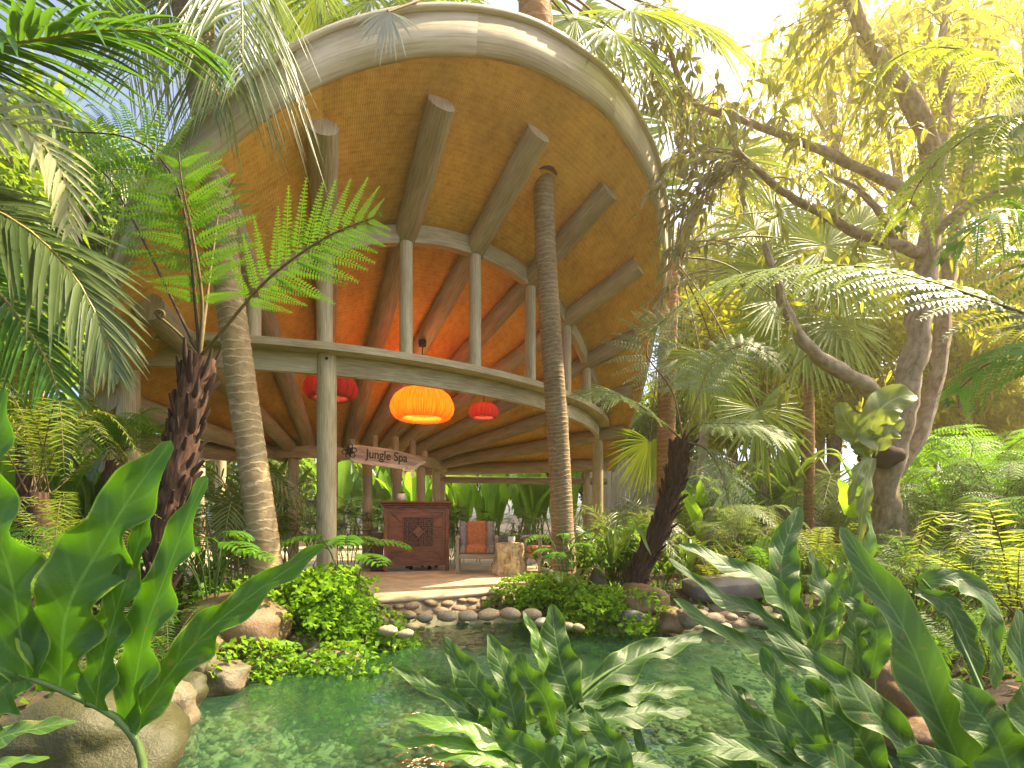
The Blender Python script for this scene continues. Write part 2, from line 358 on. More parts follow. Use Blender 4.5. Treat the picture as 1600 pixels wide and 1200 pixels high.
M['fern_lime'] = leaf_mat('lime_fern', (.1, .18, .015), (.22, .31, .03), .45, (.55, .65, .04), .5)
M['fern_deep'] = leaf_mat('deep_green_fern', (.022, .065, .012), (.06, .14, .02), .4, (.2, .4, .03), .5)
M['fan'] = leaf_mat('fan_palm_green', (.09, .17, .016), (.2, .31, .028), .48, (.55, .68, .03), .4)
M['fan_silver'] = leaf_mat('silver_fan', (.3, .32, .26), (.48, .5, .42), .3, (.5, .55, .35), .5)
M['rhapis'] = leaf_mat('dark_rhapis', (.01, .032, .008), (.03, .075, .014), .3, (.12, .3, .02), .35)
M['helico'] = leaf_mat('backlit_heliconia', (.06, .15, .012), (.12, .26, .02), .5, (.42, .72, .03), .35, 26)
M['helico_dark'] = leaf_mat('shade_heliconia', (.025, .075, .012), (.06, .14, .02), .4, (.25, .5, .03), .35, 26)
M['nest'] = leaf_mat('birds_nest_fern', (.09, .18, .025), (.17, .29, .05), .4, (.42, .6, .05), .35, 22, rib=(.12, .12, .04))
M['maiden'] = leaf_mat('maidenhair_green', (.12, .27, .018), (.24, .43, .035), .42, (.4, .68, .03), .5)
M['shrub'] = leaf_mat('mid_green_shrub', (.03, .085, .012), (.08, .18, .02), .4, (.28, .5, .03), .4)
M['treeleaf'] = leaf_mat('sunny_tree_leaf', (.075, .13, .015), (.2, .27, .03), .5, (.72, .68, .05), .4)
M['treeleaf_grey'] = leaf_mat('olive_tree_leaf', (.11, .12, .04), (.25, .24, .09), .4, (.5, .48, .1), .4)
M['bgleaf'] = leaf_mat('background_yellow_green_leaf', (.19, .22, .012), (.4, .41, .025), .55, (.92, .88, .04), .5)
M['bgleaf_green'] = leaf_mat('background_green_leaf', (.04, .1, .012), (.11, .21, .02), .45, (.42, .58, .03), .5)
M['bamboo_culm'] = simple_mat('yellow_bamboo', (.33, .3, .1), .45, .25, 6, bstr=.1)
M['staghorn'] = leaf_mat('staghorn_green', (.1, .15, .03), (.2, .26, .06), .4, (.42, .52, .08), .45, 7)
M['deadleaf'] = leaf_mat('dry_brown_leaf', (.14, .07, .025), (.3, .17, .06), .3, (.4, .22, .05), .7)

# ------------------------------------------------------------------ ground, pond
POND = np.array([(-2.2, 1.2), (-2.1, 2.2), (-2.05, 3.0), (-1.95, 3.5), (-1.7, 3.95), (-1.35, 5.05), (-.6, 5.5), (.2, 5.6), (1.0, 5.25), (1.8, 5.25), (2.6, 5.55), (3.4, 5.0), (3.1, 4.0), (2.35, 2.9), (1.9, 1.9), (.9, 1.5), (-.6, 1.5), (-1.4, 1.1)])
def pond_sd(X, Y):
    """signed distance to the pond outline, negative inside"""
    d = np.full(X.shape, 1e9); ins = np.zeros(X.shape, bool); n = len(POND)
    for i in range(n):
        a, b = POND[i], POND[(i+1) % n]; e = b-a; t = np.clip(((X-a[0])*e[0]+(Y-a[1])*e[1])/(e@e), 0, 1)
        d = np.minimum(d, np.hypot(X-a[0]-t*e[0], Y-a[1]-t*e[1]))
        c = ((a[1] > Y) != (b[1] > Y)) & (X < (b[0]-a[0])*(Y-a[1])/(b[1]-a[1]+1e-12)+a[0]); ins ^= c
    return np.where(ins, -d, d)
def ground_z(X, Y):
    X = np.asarray(X, float); Y = np.asarray(Y, float); s = pond_sd(X, Y)
    z = np.where(s < 0, -.5*(1-np.exp(np.minimum(s, 0)*2.6)), .30*(1-np.exp(-np.maximum(s, 0)*4.0)))
    z = z+np.clip(s-1, 0, 8)*.03+np.where(s > 0, .03*np.sin(X*2.1+Y)*np.cos(Y*1.7), 0)
    r = np.hypot(X+3.9, Y-10.92); return np.where(r < 6.4, np.minimum(z, np.where(r < 6.1, .2, .12)), z)
xs = np.r_[np.linspace(-60, -8, 16)[:-1], np.linspace(-8, 9, 160), np.linspace(9, 70, 18)[1:]]
ys = np.r_[np.linspace(-15, -1, 8)[:-1], np.linspace(-1, 16, 160), np.linspace(16, 110, 20)[1:]]
GX, GY = np.meshgrid(xs, ys); mb = MB()
mb.grid(np.stack([GX, GY, ground_z(GX, GY)], -1), np.stack([GX, GY], -1))
tag(mb.build('ground', M['soil']), kind='structure')
def gz(x, y): return float(ground_z(np.array([x]), np.array([y]))[0])

def ico(sub):
    import bmesh
    bm = bmesh.new(); bmesh.ops.create_icosphere(bm, subdivisions=sub, radius=1)
    V = np.array([v.co[:] for v in bm.verts]); F = np.array([[v.index for v in f.verts] for f in bm.faces]); bm.free(); return V, F
I1, I2, I3, I4 = ico(1), ico(2), ico(3), ico(4)
def rock_shape(I, seed, amp=.18, sc=1.1, fine=0.0, sq=1.0):
    V, F = I; o = Vector((seed*7.3, seed*3.1, -seed*5.7)); W = np.sign(V)*np.abs(V)**sq; out = []
    for v, w in zip(V, W):
        k = 1+amp*mnoise.noise(Vector(v)*sc+o)+fine*mnoise.fractal(Vector(v)*4+o, 1.0, 2.0, 3)
        out.append(w*k)
    return np.array(out), F
water_m, nt, N_, L_, bs = newmat('clear_pond_water')
gl = N_.new('ShaderNodeBsdfGlossy'); gl.inputs['Roughness'].default_value = .02
tr = N_.new('ShaderNodeBsdfTransparent'); tr.inputs[0].default_value = (.62, .86, .68, 1)
fr = N_.new('ShaderNodeFresnel'); fr.inputs[0].default_value = 1.6
mx = N_.new('ShaderNodeMixShader'); bp = N_.new('ShaderNodeBump'); bp.inputs['Strength'].default_value = .45; bp.inputs['Distance'].default_value = .03
hh = mth(nt, 'ADD', ntex(nt, mapping(nt, tc(nt, 'Object'), (1, 1.6, 1)), 3.2, 3, .5, .6), mth(nt, 'MULTIPLY', ntex(nt, tc(nt, 'Object'), 14, 2), .25))
L_.new(hh, bp.inputs['Height']); L_.new(bp.outputs[0], gl.inputs['Normal']); L_.new(bp.outputs[0], fr.inputs['Normal'])
df = N_.new('ShaderNodeBsdfDiffuse'); L_.new(ramp(nt, ntex(nt, tc(nt, 'Object'), 1.1, 3, .6, .8), [(.3, (.04, .13, .075)), (.55, (.07, .2, .1)), (.8, (.17, .28, .1))]), df.inputs[0])
murk = N_.new('ShaderNodeMixShader'); L_.new(mth(nt, 'MULTIPLY', ntex(nt, tc(nt, 'Object'), .9, 2), .4), murk.inputs[0]); L_.new(tr.outputs[0], murk.inputs[1]); L_.new(df.outputs[0], murk.inputs[2])
L_.new(fr.outputs[0], mx.inputs[0]); L_.new(murk.outputs[0], mx.inputs[1]); L_.new(gl.outputs[0], mx.inputs[2]); L_.new(mx.outputs[0], N_['Material Output'].inputs[0])
mb = MB(); cx, cy_ = .3, 3.4
k = np.arange(len(POND)); V = np.r_[(POND-np.array([cx, cy_]))*1.12+np.array([cx, cy_]), [[cx, cy_]]]
mb.add(np.c_[V, np.zeros(len(V))], np.c_[(k+1) % len(POND), k, np.full(len(k), len(k))], V)
tag(mb.build('pond_water', water_m, smooth=False), kind='structure')
# pond bed
xs_ = np.linspace(-2.4, 3.6, 90); ys_ = np.linspace(.9, 5.9, 80); BX, BY = np.meshgrid(xs_, ys_); mb = MB()
mb.grid(np.stack([BX, BY, np.where(pond_sd(BX, BY) < .1, ground_z(BX, BY)+.012, ground_z(BX, BY)-.1)], -1)); M['bed'] = simple_mat('sandy_pond_bed', (.28, .26, .15), .8, .4, 5, bstr=.5)
tag(mb.build('pond_bed', M['bed']), kind='structure')
# pond bed pebbles
mb = MB(); V0, F0 = I1; cnt = 0
for i in range(14000):
    x, y = RNG.uniform(-2.3, 3.5), RNG.uniform(1.2, 5.7); s = pond_sd(np.array([x]), np.array([y]))[0]
    if s > .03: continue
    a = .022+.045*RNG.random()**1.8+(.07 if RNG.random() < .02 else 0); V = V0*np.array([a, a*RNG.uniform(.6, .9), a*.3]); t = RNG.uniform(0, 6.28)
    V = V @ np.array([[math.cos(t), math.sin(t), 0], [-math.sin(t), math.cos(t), 0], [0, 0, 1]])
    mb.add(V+np.array([x, y, gz(x, y)+.012+a*.08]), F0, None, RNG.random()); cnt += 1
    if cnt > 4200: break
tag(mb.build('bed_pebbles', M['bedstone']), 'loose pebbles covering the bed of the green pond', 'pebbles', kind='stuff')

# ------------------------------------------------------------------ terrace with stone riser
CX, CY, FR, FZ = -3.9, 10.92, 6.15, .30
terr = MB(); th = np.linspace(0, 2*math.pi, 181); prof = [(0, FZ), (FR-.02, FZ), (FR, FZ-.015), (FR+.0, FZ-.045), (FR-.02, FZ-.055)]
terr.lathe(prof[::-1], (CX, CY, 0), 180)
terrace = terr.build('terrace', M['terrace']); tag(terrace, kind='structure')
rz = MB(); rz.lathe([(FR+.14, -.35), (FR+.1, -.05), (FR+.03, .12), (FR-.03, FZ-.05)], (CX, CY, 0), 180); rz.build('riser', M['mortar'], terrace)
PV = []
for i in range(7):
    V, F = rock_shape(I2, i+1, .22, .9); m_ = MB(); m_.add(V, F, None, i/7); me = m_.mesh('pebble_shape'); me.materials.append(M['pebble']); PV.append(me)
WV = []
for i in range(4):
    V, F = rock_shape(I2, i+31, .2, .9); m_ = MB(); m_.add(V, F, None, i/4); me = m_.mesh('wall_stone_shape'); me.materials.append(M['wallstone']); WV.append(me)
def place(me, name, loc, size, rz_, parent=None, tilt=(0, 0)):
    return link(name, me, parent, Matrix.Translation(Vector(tuple(map(float, loc)))) @ Matrix.Rotation(rz_, 4, 'Z') @ Matrix.Rotation(tilt[0], 4, 'X') @ Matrix.Rotation(tilt[1], 4, 'Y') @ Matrix.Diagonal((*size, 1)))
a = -72.0; row = 0
for row, (zz, rr_) in enumerate(((.2, .0), (.115, .05), (.03, .09))):
    a = -74.0+row*1.1
    while a < -36:
        w = random.uniform(.055, .105); rad = FR+rr_-.03
        place(random.choice(WV), 'stone', (CX+rad*math.cos(R(a)), CY+rad*math.sin(R(a)), zz+random.uniform(-.015, .015)), (w, .075, w*random.uniform(.42, .6)), R(a+90), terrace, (0, random.uniform(-.25, .25)))
        a += math.degrees(2*w/FR)*random.uniform(1.0, 1.18)

# ------------------------------------------------------------------ pavilion
TH = np.array([-92, -84.5, -77.8, -70.8, -62, -53, -43.5, -34.5, -26.5, -18, -9.5, 0.])
ZP = np.array([1.25, 1.85, 2.42, 2.97, 3.31, 3.41, 3.31, 3.03, 2.61, 2.15, 1.68, 1.2])
ZI = np.array([1.15, 1.25, 1.35, 1.4, 1.5, 1.6, 1.62, 1.6, 1.45, 1.3, 1.2, 1.1])
TIP = np.array([5.75, 6.3, 6.65, 6.8, 6.9, 6.95, 6.98, 6.85, 6.55, 6.3, 6.15, 5.9])
RTH = np.array([-100, -96, -92, -88, -84, -80, -76, -72, -68, -64, -60, -56, -52, -48, -44, -40, -36, -32, -28, -24, -20, -16, -12, -8, -4, 0, 4.])
RR_ = np.array([5.2, 5.52, 5.9, 6.27, 6.64, 6.86, 6.94, 6.98, 7.03, 7.11, 7.18, 7.25, 7.29, 7.32, 7.30, 7.27, 7.18, 7.08, 6.92, 6.71, 6.56, 6.44, 6.32, 6.22, 6.18, 6.15, 6.12])
RO, RI = 5.75, 2.5
def pchip(x, X, Yv):   # smooth interpolation via local cubic
    t = np.gradient(Yv, X); i = np.clip(np.searchsorted(X, x)-1, 0, len(X)-2); h = X[i+1]-X[i]; s = (x-X[i])/h
    return (2*s**3-3*s**2+1)*Yv[i]+(s**3-2*s**2+s)*h*t[i]+(-2*s**3+3*s**2)*Yv[i+1]+(s**3-s**2)*h*t[i+1]
def rz_c(th_, r):      # rafter centre line height
    a = np.clip(th_, -96, 4); zp = pchip(a, TH, ZP); zi = pchip(a, TH, ZI); return CAMZ+zp+(zp-zi)/(RO-RI)*(r-RO)
def rim_r(th_): return pchip(np.clip(th_, -100, 4), RTH, RR_)
def pol(th_, r, z): return np.stack(np.broadcast_arrays(CX+r*np.cos(np.radians(th_)), CY+r*np.sin(np.radians(th_)), z), -1)
pav = thing('pavilion', (CX, CY, FZ), 'round open timber pavilion under a tall tilted shell roof lined with orange woven matting', 'pavilion')
RAFR = .135; UND = RAFR*.98
edges = [-97.5]+list((TH[:-1]+TH[1:])/2*0+TH[:-1])+[0.0, 3.8]
edges = [-97.5]+list(TH)+[3.8]
for e0, e1 in zip(edges[:-1], edges[1:]):       # matting panels, one per bay
    n, m = max(3, int((e1-e0)*1.2)), 16
    ta = np.linspace(e0, e1, n); cut = random.uniform(4.5, 5.0)
    for q_, (f0, f1) in enumerate(((1.6, cut), (cut-.03, None))):    # two mats per bay, the outer lapped under the inner
        P = np.zeros((n, m, 3)); uv = np.zeros((n, m, 2))
        for i, t in enumerate(ta):
            r = np.linspace(f0, f1 or rim_r(t)-.005, m); f = (t-e0)/(e1-e0); sag = .02*math.sin(math.pi*f)+.009*q_
            P[i] = pol(t, r, rz_c(t, r)+UND-sag); uv[i] = np.c_[r+q_*.37, np.full(m, R(t)*5.0)]
        b = MB(); b.grid(P, uv); b.build('ceiling_panel', M['weave'], pav)
# roof shell above, fascia and its cap
ta = np.linspace(-97.5, 3.8, 110); rr = rim_r(ta); zu = rz_c(ta, rr)+UND
FH = .30
top = zu+FH*np.clip((ta+97.5)/14, .35, 1)*np.clip((3.8-ta)/10, .45, 1)
b = MB(); P = np.stack([pol(ta, rr-.02, zu+.004), pol(ta, rr+.045, zu-.03), pol(ta, rr+.075, top)], 1)
L = np.r_[0, np.cumsum(np.linalg.norm(np.diff(P[:, 1], axis=0), axis=1))]
jn = np.linspace(0, len(ta)-1, 9).astype(int)
for i0, i1 in zip(jn[:-1], jn[1:]):
    Q = np.stack([pol(ta, rr-.015, zu+.03), pol(ta, rr-.005, zu-.03), pol(ta, rr+.05, zu-.03), pol(ta, rr+.09, top), pol(ta, rr-.0, top+.004)], 1)[i0:i1+1]
    cc = (Q[0]+Q[-1]).mean(0)/2; l = L[i0:i1+1]
    b = MB(); b.grid(Q, np.stack([np.broadcast_to(np.array([0, .03, .09, .4, .5]), (len(l), 5)), np.broadcast_to(l[:, None]+i0, (len(l), 5))], -1)); b.build('fascia_board', M['fascia'], pav)
b = MB(); Q = np.stack([pol(ta, rr+.06, top+.002), pol(ta, rr+.125, top+.006), pol(ta, rr+.13, top+.045), pol(ta, rr-.1, top+.075)], 1)
b.grid(Q, np.stack([np.broadcast_to(np.arange(4)*.06, (len(ta), 4)), np.broadcast_to(L[:, None], (len(ta), 4))], -1)); b.build('roof_cap', M['fascia'], pav)
b = MB(); m = 14; P = np.zeros((len(ta), m, 3))
for i, t in enumerate(ta):
    r = np.linspace(rr[i]+.02, 1.4, m); P[i] = pol(t, r, rz_c(t, r)+UND+.1+(top[i]-zu[i]-.1)*1.0+.05)
b.grid(P); b.build('roof_shell', M['shingle'], pav)
for k, t in enumerate(TH):                       # rafters
    r = np.linspace(2.05, TIP[k], 24); P = pol(t, r, rz_c(t, r)); b = MB(); b.tube(P, RAFR*np.linspace(.8, 1.0, 24), 18)
    V = b.V[0]
    b.build('rafter', M['rafter'], pav)
def vpost(p, z0, z1, rad, name, mat=M['post'], n=18):
    b = MB(); zz = np.linspace(z0, z1, 8); b.tube(np.c_[np.full(8, p[0]), np.full(8, p[1]), zz], rad, n); return b.build(name, mat, pav)
HB = CAMZ+1.60                                   # underside of the ring beam
def ringseg(r0, r1, z0, z1, t0, t1, name, mat, n=60):
    a = np.linspace(t0, t1, n); b = MB(); l = np.radians(a)*r1
    Q = np.stack([pol(a, r0, z0), pol(a, r1, z0), pol(a, r1, z1), pol(a, r0, z1), pol(a, r0, z0)], 1)
    c = np.array([0, r1-r0, r1-r0+z1-z0, 2*(r1-r0)+z1-z0, 2*(r1-r0+z1-z0)])
    for j in range(4): b.grid(Q[:, j:j+2], np.stack([np.broadcast_to(c[j:j+2], (n, 2)), np.broadcast_to(l[:, None], (n, 2))], -1))
    for e in (0, n-1): b.add(Q[e, :4], [[0, 1, 2, 3]], np.array([[0, 0], [.1, 0], [.1, .2], [0, .2]]))
    return b.build(name, mat, pav, smooth=False)
mains = [-90.5, -70.6, -34.6, -9.5]
for t0, t1 in zip(mains[:-1], mains[1:]): ringseg(RO-.14, RO-.07, HB, HB+.21, t0+.75, t1-.75, 'ring_beam', M['post'])
ringseg(RO-.2, RO+.12, HB+.212, HB+.29, -91.4, -8.4, 'ring_flange', M['post'], 90)
for t in mains:
    p = pol(t, RO-.1, 0); vpost(p, FZ-.02, HB+.211, .105, 'post')
    b = MB(); q = pol(t, RO-.1+.107, HB+.15); d = nz(np.array([math.cos(R(t)), math.sin(R(t)), 0])); b.tube(np.array([q-d*.01, q+d*.012]), .017, 10); b.build('bolt', M['black'], pav)
for k, t in enumerate(TH[1:-1]):                 # short posts on the ring, up to each rafter
    z1 = rz_c(t, RO)-.1
    if z1 > HB+.32: vpost(pol(t, RO-.03, 0), HB+.288, z1, .075 if abs(t+70.8) > .1 else .085, 'short_post')
for t0, t1 in zip(TH[1:-2], TH[2:-1]):           # arch beams between rafters
    n = 8; a = np.linspace(t0+.9, t1-.9, n); zc = np.interp(a, [t0, t1], [rz_c(t0, RO), rz_c(t1, RO)])+.02*np.sin(np.linspace(0, math.pi, n))
    if zc.min() < HB+.5: continue
    b = MB(); zl, zh = zc-.12, zc+.085; ro, ri = RO+.02, RO-.08
    Q = np.stack([pol(a, ri, zl), pol(a, ro, zl), pol(a, ro, zh), pol(a, ri, zh), pol(a, ri, zl)], 1); l = np.radians(a)*RO
    for j in range(4): b.grid(Q[:, j:j+2], np.stack([np.broadcast_to(np.array([0, .2])+j*.2, (n, 2)), np.broadcast_to(l[:, None], (n, 2))], -1))
    b.build('arch_beam', M['post'], pav, smooth=False)
# inner ring
ringseg(RI-.06, RI+.04, CAMZ+1.06, CAMZ+1.24, -150, 6, 'inner_ring_beam', M['post'], 80)
for t in (-140, -118, -100, -84, -69, -55, -41, -26, -10, 4):
    vpost(pol(t, RI-.12, 0), FZ-.02, CAMZ+1.1, .085, 'inner_post')
for t in TH: vpost(pol(t, RI-.01, 0), CAMZ+1.238, rz_c(t, RI)-.05, .06, 'inner_short_post', n=12)
vpost(pol(3.5, 5.55, 0), FZ-.02, rz_c(0, 5.55)-.1, .08, 'post'); vpost(pol(-96.0, 5.3, 0), FZ-.02, rz_c(-96, 5.3)-.08, .085, 'post')
b = MB(); P = pol(3.6, np.linspace(2.2, 6.0, 10), rz_c(3.0, np.linspace(2.2, 6.0, 10))-.16); b.tube(P, .075, 12); b.build('eave_log', M['rafter'], pav)
# carved log that closes the left eave
b = MB(); P = pol(-96.5, np.linspace(2.4, 5.55, 10), rz_c(-96, np.linspace(2.4, 5.55, 10))-.02); b.tube(P, .125, 14); b.build('eave_log', M['rafter'], pav)

# ------------------------------------------------------------------ lanterns
def roof_under(x, y):
    r = math.hypot(x-CX, y-CY); t = math.degrees(math.atan2(y-CY, x-CX)); return float(rz_c(t, r))-RAFR
def lantern(px, py, Y, dia, col, glow, power, label):
    c = at(px, py, Y); H = dia*.5
    t = thing('lantern', (c[0], c[1], c[2]-H*.5), label, 'lantern', None)
    m, nt, N, L, bs = newmat('lantern_fabric'); sp = N.new('ShaderNodeSeparateXYZ'); L.new(tc(nt, 'UV'), sp.inputs[0])
    n = ntex(nt, mapping(nt, tc(nt, 'UV'), (22, 1.5, 1)), 1.6, 4, .7)
    col_ = ramp(nt, n, [(.3, tuple(x*.22 for x in col)), (.52, col), (.8, tuple(min(1, x*1.4+.03) for x in col))])
    L.new(col_, bs.inputs['Base Color']); L.new(col_, bs.inputs['Emission Color']); bs.inputs['Emission Strength'].default_value = glow; bs.inputs['Roughness'].default_value = .8
    tr_ = N.new('ShaderNodeBsdfTranslucent'); L.new(col_, tr_.inputs[0]); mxs = N.new('ShaderNodeMixShader'); mxs.inputs[0].default_value = .45
    L.new(bs.outputs[0], mxs.inputs[1]); L.new(tr_.outputs[0], mxs.inputs[2]); L.new(mxs.outputs[0], N['Material Output'].inputs[0])
    r = dia/2; b = MB(); zc = c[2]
    prof = [(.12*r, .5*H), (.4*r, .49*H), (.66*r, .43*H), (.86*r, .27*H), (.97*r, .05*H), (1.0*r, -.12*H), (.96*r, -.3*H), (.86*r, -.43*H), (.74*r, -.49*H), (.62*r, -.46*H), (.57*r, -.38*H), (.56*r, -.3*H)]
    nn = 52; b.lathe([(a_, z_+zc) for a_, z_ in prof[::-1]], (c[0], c[1], 0), nn*4, mod=lambda th_: .013*np.sin(th_*nn)+.006*np.sin(th_*19))
    b.build('shade', m, t)
    zr = roof_under(c[0], c[1]); b = MB(); b.tube(np.array([[c[0], c[1], zc+.48*H], [c[0], c[1], zr-.02]]), .008, 6); b.build('cord', M['ink'], t)
    b = MB(); b.lathe([(.0, zr-.07), (.05, zr-.06), (.06, zr+.02), (.0, zr+.03)], (c[0], c[1], 0), 16); b.build('ceiling_rose', M['black'], t)
    b = MB(); V, F = I2; bulb, nt, N, L, bs = newmat('glowing_bulb'); bs.inputs['Emission Color'].default_value = (1, .6, .2, 1); bs.inputs['Emission Strength'].default_value = 12
    b.add(V*.05+np.array([c[0], c[1], zc-.02]), F); b.build('bulb', bulb, t)
    l = bpy.data.lights.new('lantern_light', 'POINT'); l.energy = power; l.color = (1, .72, .4); l.shadow_soft_size = .12
    lo = bpy.data.objects.new('lantern_light', l); COL.objects.link(lo); lo.parent = t; lo.location = (0, 0, H*.5-.08)
lantern(660, 632, 7.3, .89, (.95, .17, .006), .38, 12, 'large glowing orange pleated fabric lantern hanging under the pavilion roof')
lantern(517, 604, 6.7, .68, (.27, .018, .014), .05, 2.5, 'dim red pleated lantern hanging behind the thick front post')
lantern(756, 642, 8.4, .49, (.3, .02, .014), .14, 2.5, 'small red pleated lantern hanging deeper inside the pavilion')

# ------------------------------------------------------------------ sign
A_, B_ = at(543, 709, 7.92), at(664, 723, 8.75); ax = nz(B_-A_); sn = thing('hanging_sign', (A_+B_)/2, 'weathered pointed plank sign reading Jungle Spa with a flower emblem', 'sign')
Ls = np.linalg.norm(B_-A_); nrm = nz(np.cross(ax, (0, 0, 1)));
if nrm[1] > 0: nrm = -nrm
upv = nz(np.cross(nrm, ax)); upv = upv if upv[2] > 0 else -upv
top_ = [(-.5, .02), (-.49, .11), (-.4, .145), (-.25, .15), (-.1, .15), (.05, .14), (.2, .12), (.35, .075), (.45, .03), (.5, .0)]
bot_ = [(-.5, .02), (-.495, -.07), (-.44, -.115), (-.3, -.135), (-.15, -.14), (0, -.15), (.15, -.155), (.3, -.15), (.36, -.135), (.4, -.08), (.5, .0)]
def plank(mb, outline, off, thick, sc=(1, 1), mi=0):
    O = np.array([(A_+B_)/2+ax*(u*Ls*sc[0])+upv*(v*sc[1]) for u, v in outline]); n = len(O); c = O.mean(0)
    f, bk = O+nrm*off, O+nrm*(off-thick); kk = np.arange(n); uvf = np.array([(v, u*Ls) for u, v in outline])
    mb.add(np.vstack([f, c+nrm*off]), np.c_[kk, (kk+1) % n, np.full(n, n)], np.vstack([uvf, uvf.mean(0)]), .5, mi)
    mb.add(np.vstack([bk, c+nrm*(off-thick)]), np.c_[(kk+1) % n, kk, np.full(n, n)], np.vstack([uvf, uvf.mean(0)]), .5, mi)
    mb.add(np.vstack([f, bk]), np.c_[kk, (kk+1) % n, (kk+1) % n+n, kk+n], np.vstack([uvf, uvf+.05]), .5, mi)
ol = smooth_path(np.c_[np.array(top_), np.zeros(len(top_))], 30)[:, :2].tolist()+smooth_path(np.c_[np.array(bot_), np.zeros(len(bot_))], 34)[::-1, :2].tolist()[1:-1]
b = MB(); plank(b, ol, .05, .05, (1, 1)); b.build('board', M['signedge'], sn, smooth=False)
ol2 = [(u*.93+.005, v*.72+.022) for u, v in ol]; b = MB(); plank(b, ol2, .058, .03); b.build('face_panel', M['signwood'], sn, smooth=False)
def text(body, u, v, size, parent, name):
    cu = bpy.data.curves.new(name, 'FONT'); cu.body = body; cu.size = size; cu.extrude = .004; cu.align_x = 'LEFT'; cu.offset = .0015
    tmp = bpy.data.objects.new('tmp', cu); COL.objects.link(tmp); bpy.context.view_layer.update()
    me = bpy.data.meshes.new_from_object(tmp.evaluated_get(bpy.context.evaluated_depsgraph_get())); bpy.data.objects.remove(tmp)
    me.materials.clear(); me.materials.append(M['ink']); o = link(name, me, parent)
    p = ax*u+upv*v+nrm*.063
    Mx = Matrix((( *(ax*.86), 0), (*upv, 0), (*nrm, 0), (0, 0, 0, 1))).transposed(); Mx.translation = Vector(p); o.matrix_local = Mx
    return o
text('Jungle Spa', -.4, -.035, .205, sn, 'lettering')
b = MB(); o = (A_+B_)/2-ax*.6*Ls*.83+upv*.035+nrm*.063
def loop(c, rx, ry, ang, rad=.007):
    th_ = np.linspace(0, 2*math.pi, 25); x = rx*np.cos(th_); y = ry*np.sin(th_)
    X = x*math.cos(ang)-y*math.sin(ang); Y = x*math.sin(ang)+y*math.cos(ang); b.tube(c+ax*X[:, None]+upv*Y[:, None], rad, 5, cap=False)
for i in range(6):
    an = i*math.pi/3+.3; loop(o+(ax*math.cos(an)+upv*math.sin(an))*.068, .05, .036, an); loop(o+(ax*math.cos(an+.52)+upv*math.sin(an+.52))*.04, .028, .02, an+.52, .006)
loop(o, .022, .022, 0); b.build('flower_emblem', M['ink'], sn)

# ------------------------------------------------------------------ desk, chairs, table
def rt(x, y, rot, o): return np.array([o[0]+x*math.cos(rot)-y*math.sin(rot), o[1]+x*math.sin(rot)+y*math.cos(rot)])
da = R(14); do = at(600, 895, 8.1); do[2] = FZ
def D(x, y, z): q = rt(x, y, da, do); return (q[0], q[1], z)
desk = thing('reception_desk', D(.52, .3, FZ), 'reddish carved wooden reception desk with a square fretwork panel', 'desk')
DW, DD, DH = 1.03, .62, 1.02
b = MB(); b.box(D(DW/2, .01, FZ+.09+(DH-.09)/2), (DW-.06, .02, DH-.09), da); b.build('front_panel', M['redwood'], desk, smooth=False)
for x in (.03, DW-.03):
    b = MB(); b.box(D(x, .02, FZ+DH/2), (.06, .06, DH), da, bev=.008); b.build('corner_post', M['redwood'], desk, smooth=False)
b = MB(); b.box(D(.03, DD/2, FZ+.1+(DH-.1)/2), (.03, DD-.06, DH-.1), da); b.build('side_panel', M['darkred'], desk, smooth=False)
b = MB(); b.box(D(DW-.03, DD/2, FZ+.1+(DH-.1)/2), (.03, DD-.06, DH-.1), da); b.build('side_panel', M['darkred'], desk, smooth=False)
for i, (ex, zz, hh_) in enumerate(((.02, DH+.02, .04), (.045, DH+.055, .032), (.065, DH+.09, .036))):
    b = MB(); b.box(D(DW/2, DD/2-.01, FZ+zz), (DW+2*ex, DD+2*ex, hh_), da, bev=.012); b.build('top_moulding' if i < 2 else 'desk_top', M['redwood'], desk, smooth=False)
b = MB()   # routed frame lines and corner brackets
for (x0, z0, x1, z1) in ((.09, .17, DW-.09, .17), (.09, DH-.06, DW-.09, DH-.06), (.09, .17, .09, DH-.06), (DW-.09, .17, DW-.09, DH-.06)):
    b.box(D((x0+x1)/2, -.005, FZ+(z0+z1)/2), (abs(x1-x0)+.012, .014, abs(z1-z0)+.012), da)
b.build('panel_frame', M['redwood'], desk, smooth=False)
for sx in (0, 1):
    for sz in (0, 1):
        b = MB()
        for q in range(3):
            cxx = .1+.05*q; X0 = cxx if not sx else DW-cxx; Z = .18+.05*(2-q)*.0
            l_ = .06+.05*q; X = (.095+l_/2) if not sx else DW-.095-l_/2; Zc = (.175+l_/2) if not sz else DH-.065-l_/2
            b.box(D(X, -.004, FZ+Zc), (l_*1.35, .012, .008), da, tilt=((0, 1, 0), (math.pi/4)*(1 if sx == sz else -1)*(-1 if True else 1)))
        b.build('corner_carving', M['darkred'], desk, smooth=False)
fw = .47; fx0, fz0 = DW/2-fw/2+.02, FZ+.40
b = MB(); b.box(D(fx0+fw/2, -.002, fz0+fw/2), (fw, .012, fw), da); b.build('fret_backing', M['darkred'], desk, smooth=False)
b = MB(); n = 14; cell = fw/n; segs = set()
def fret(i0, j0, i1, j1):
    for (A1, B1, A2, B2) in ((i0, j0, i1, j1), (n-i0, j0, n-i1, j1), (i0, n-j0, i1, n-j1), (n-i0, n-j0, n-i1, n-j1)): segs.add((min(A1, A2), min(B1, B2), max(A1, A2), max(B1, B2)))
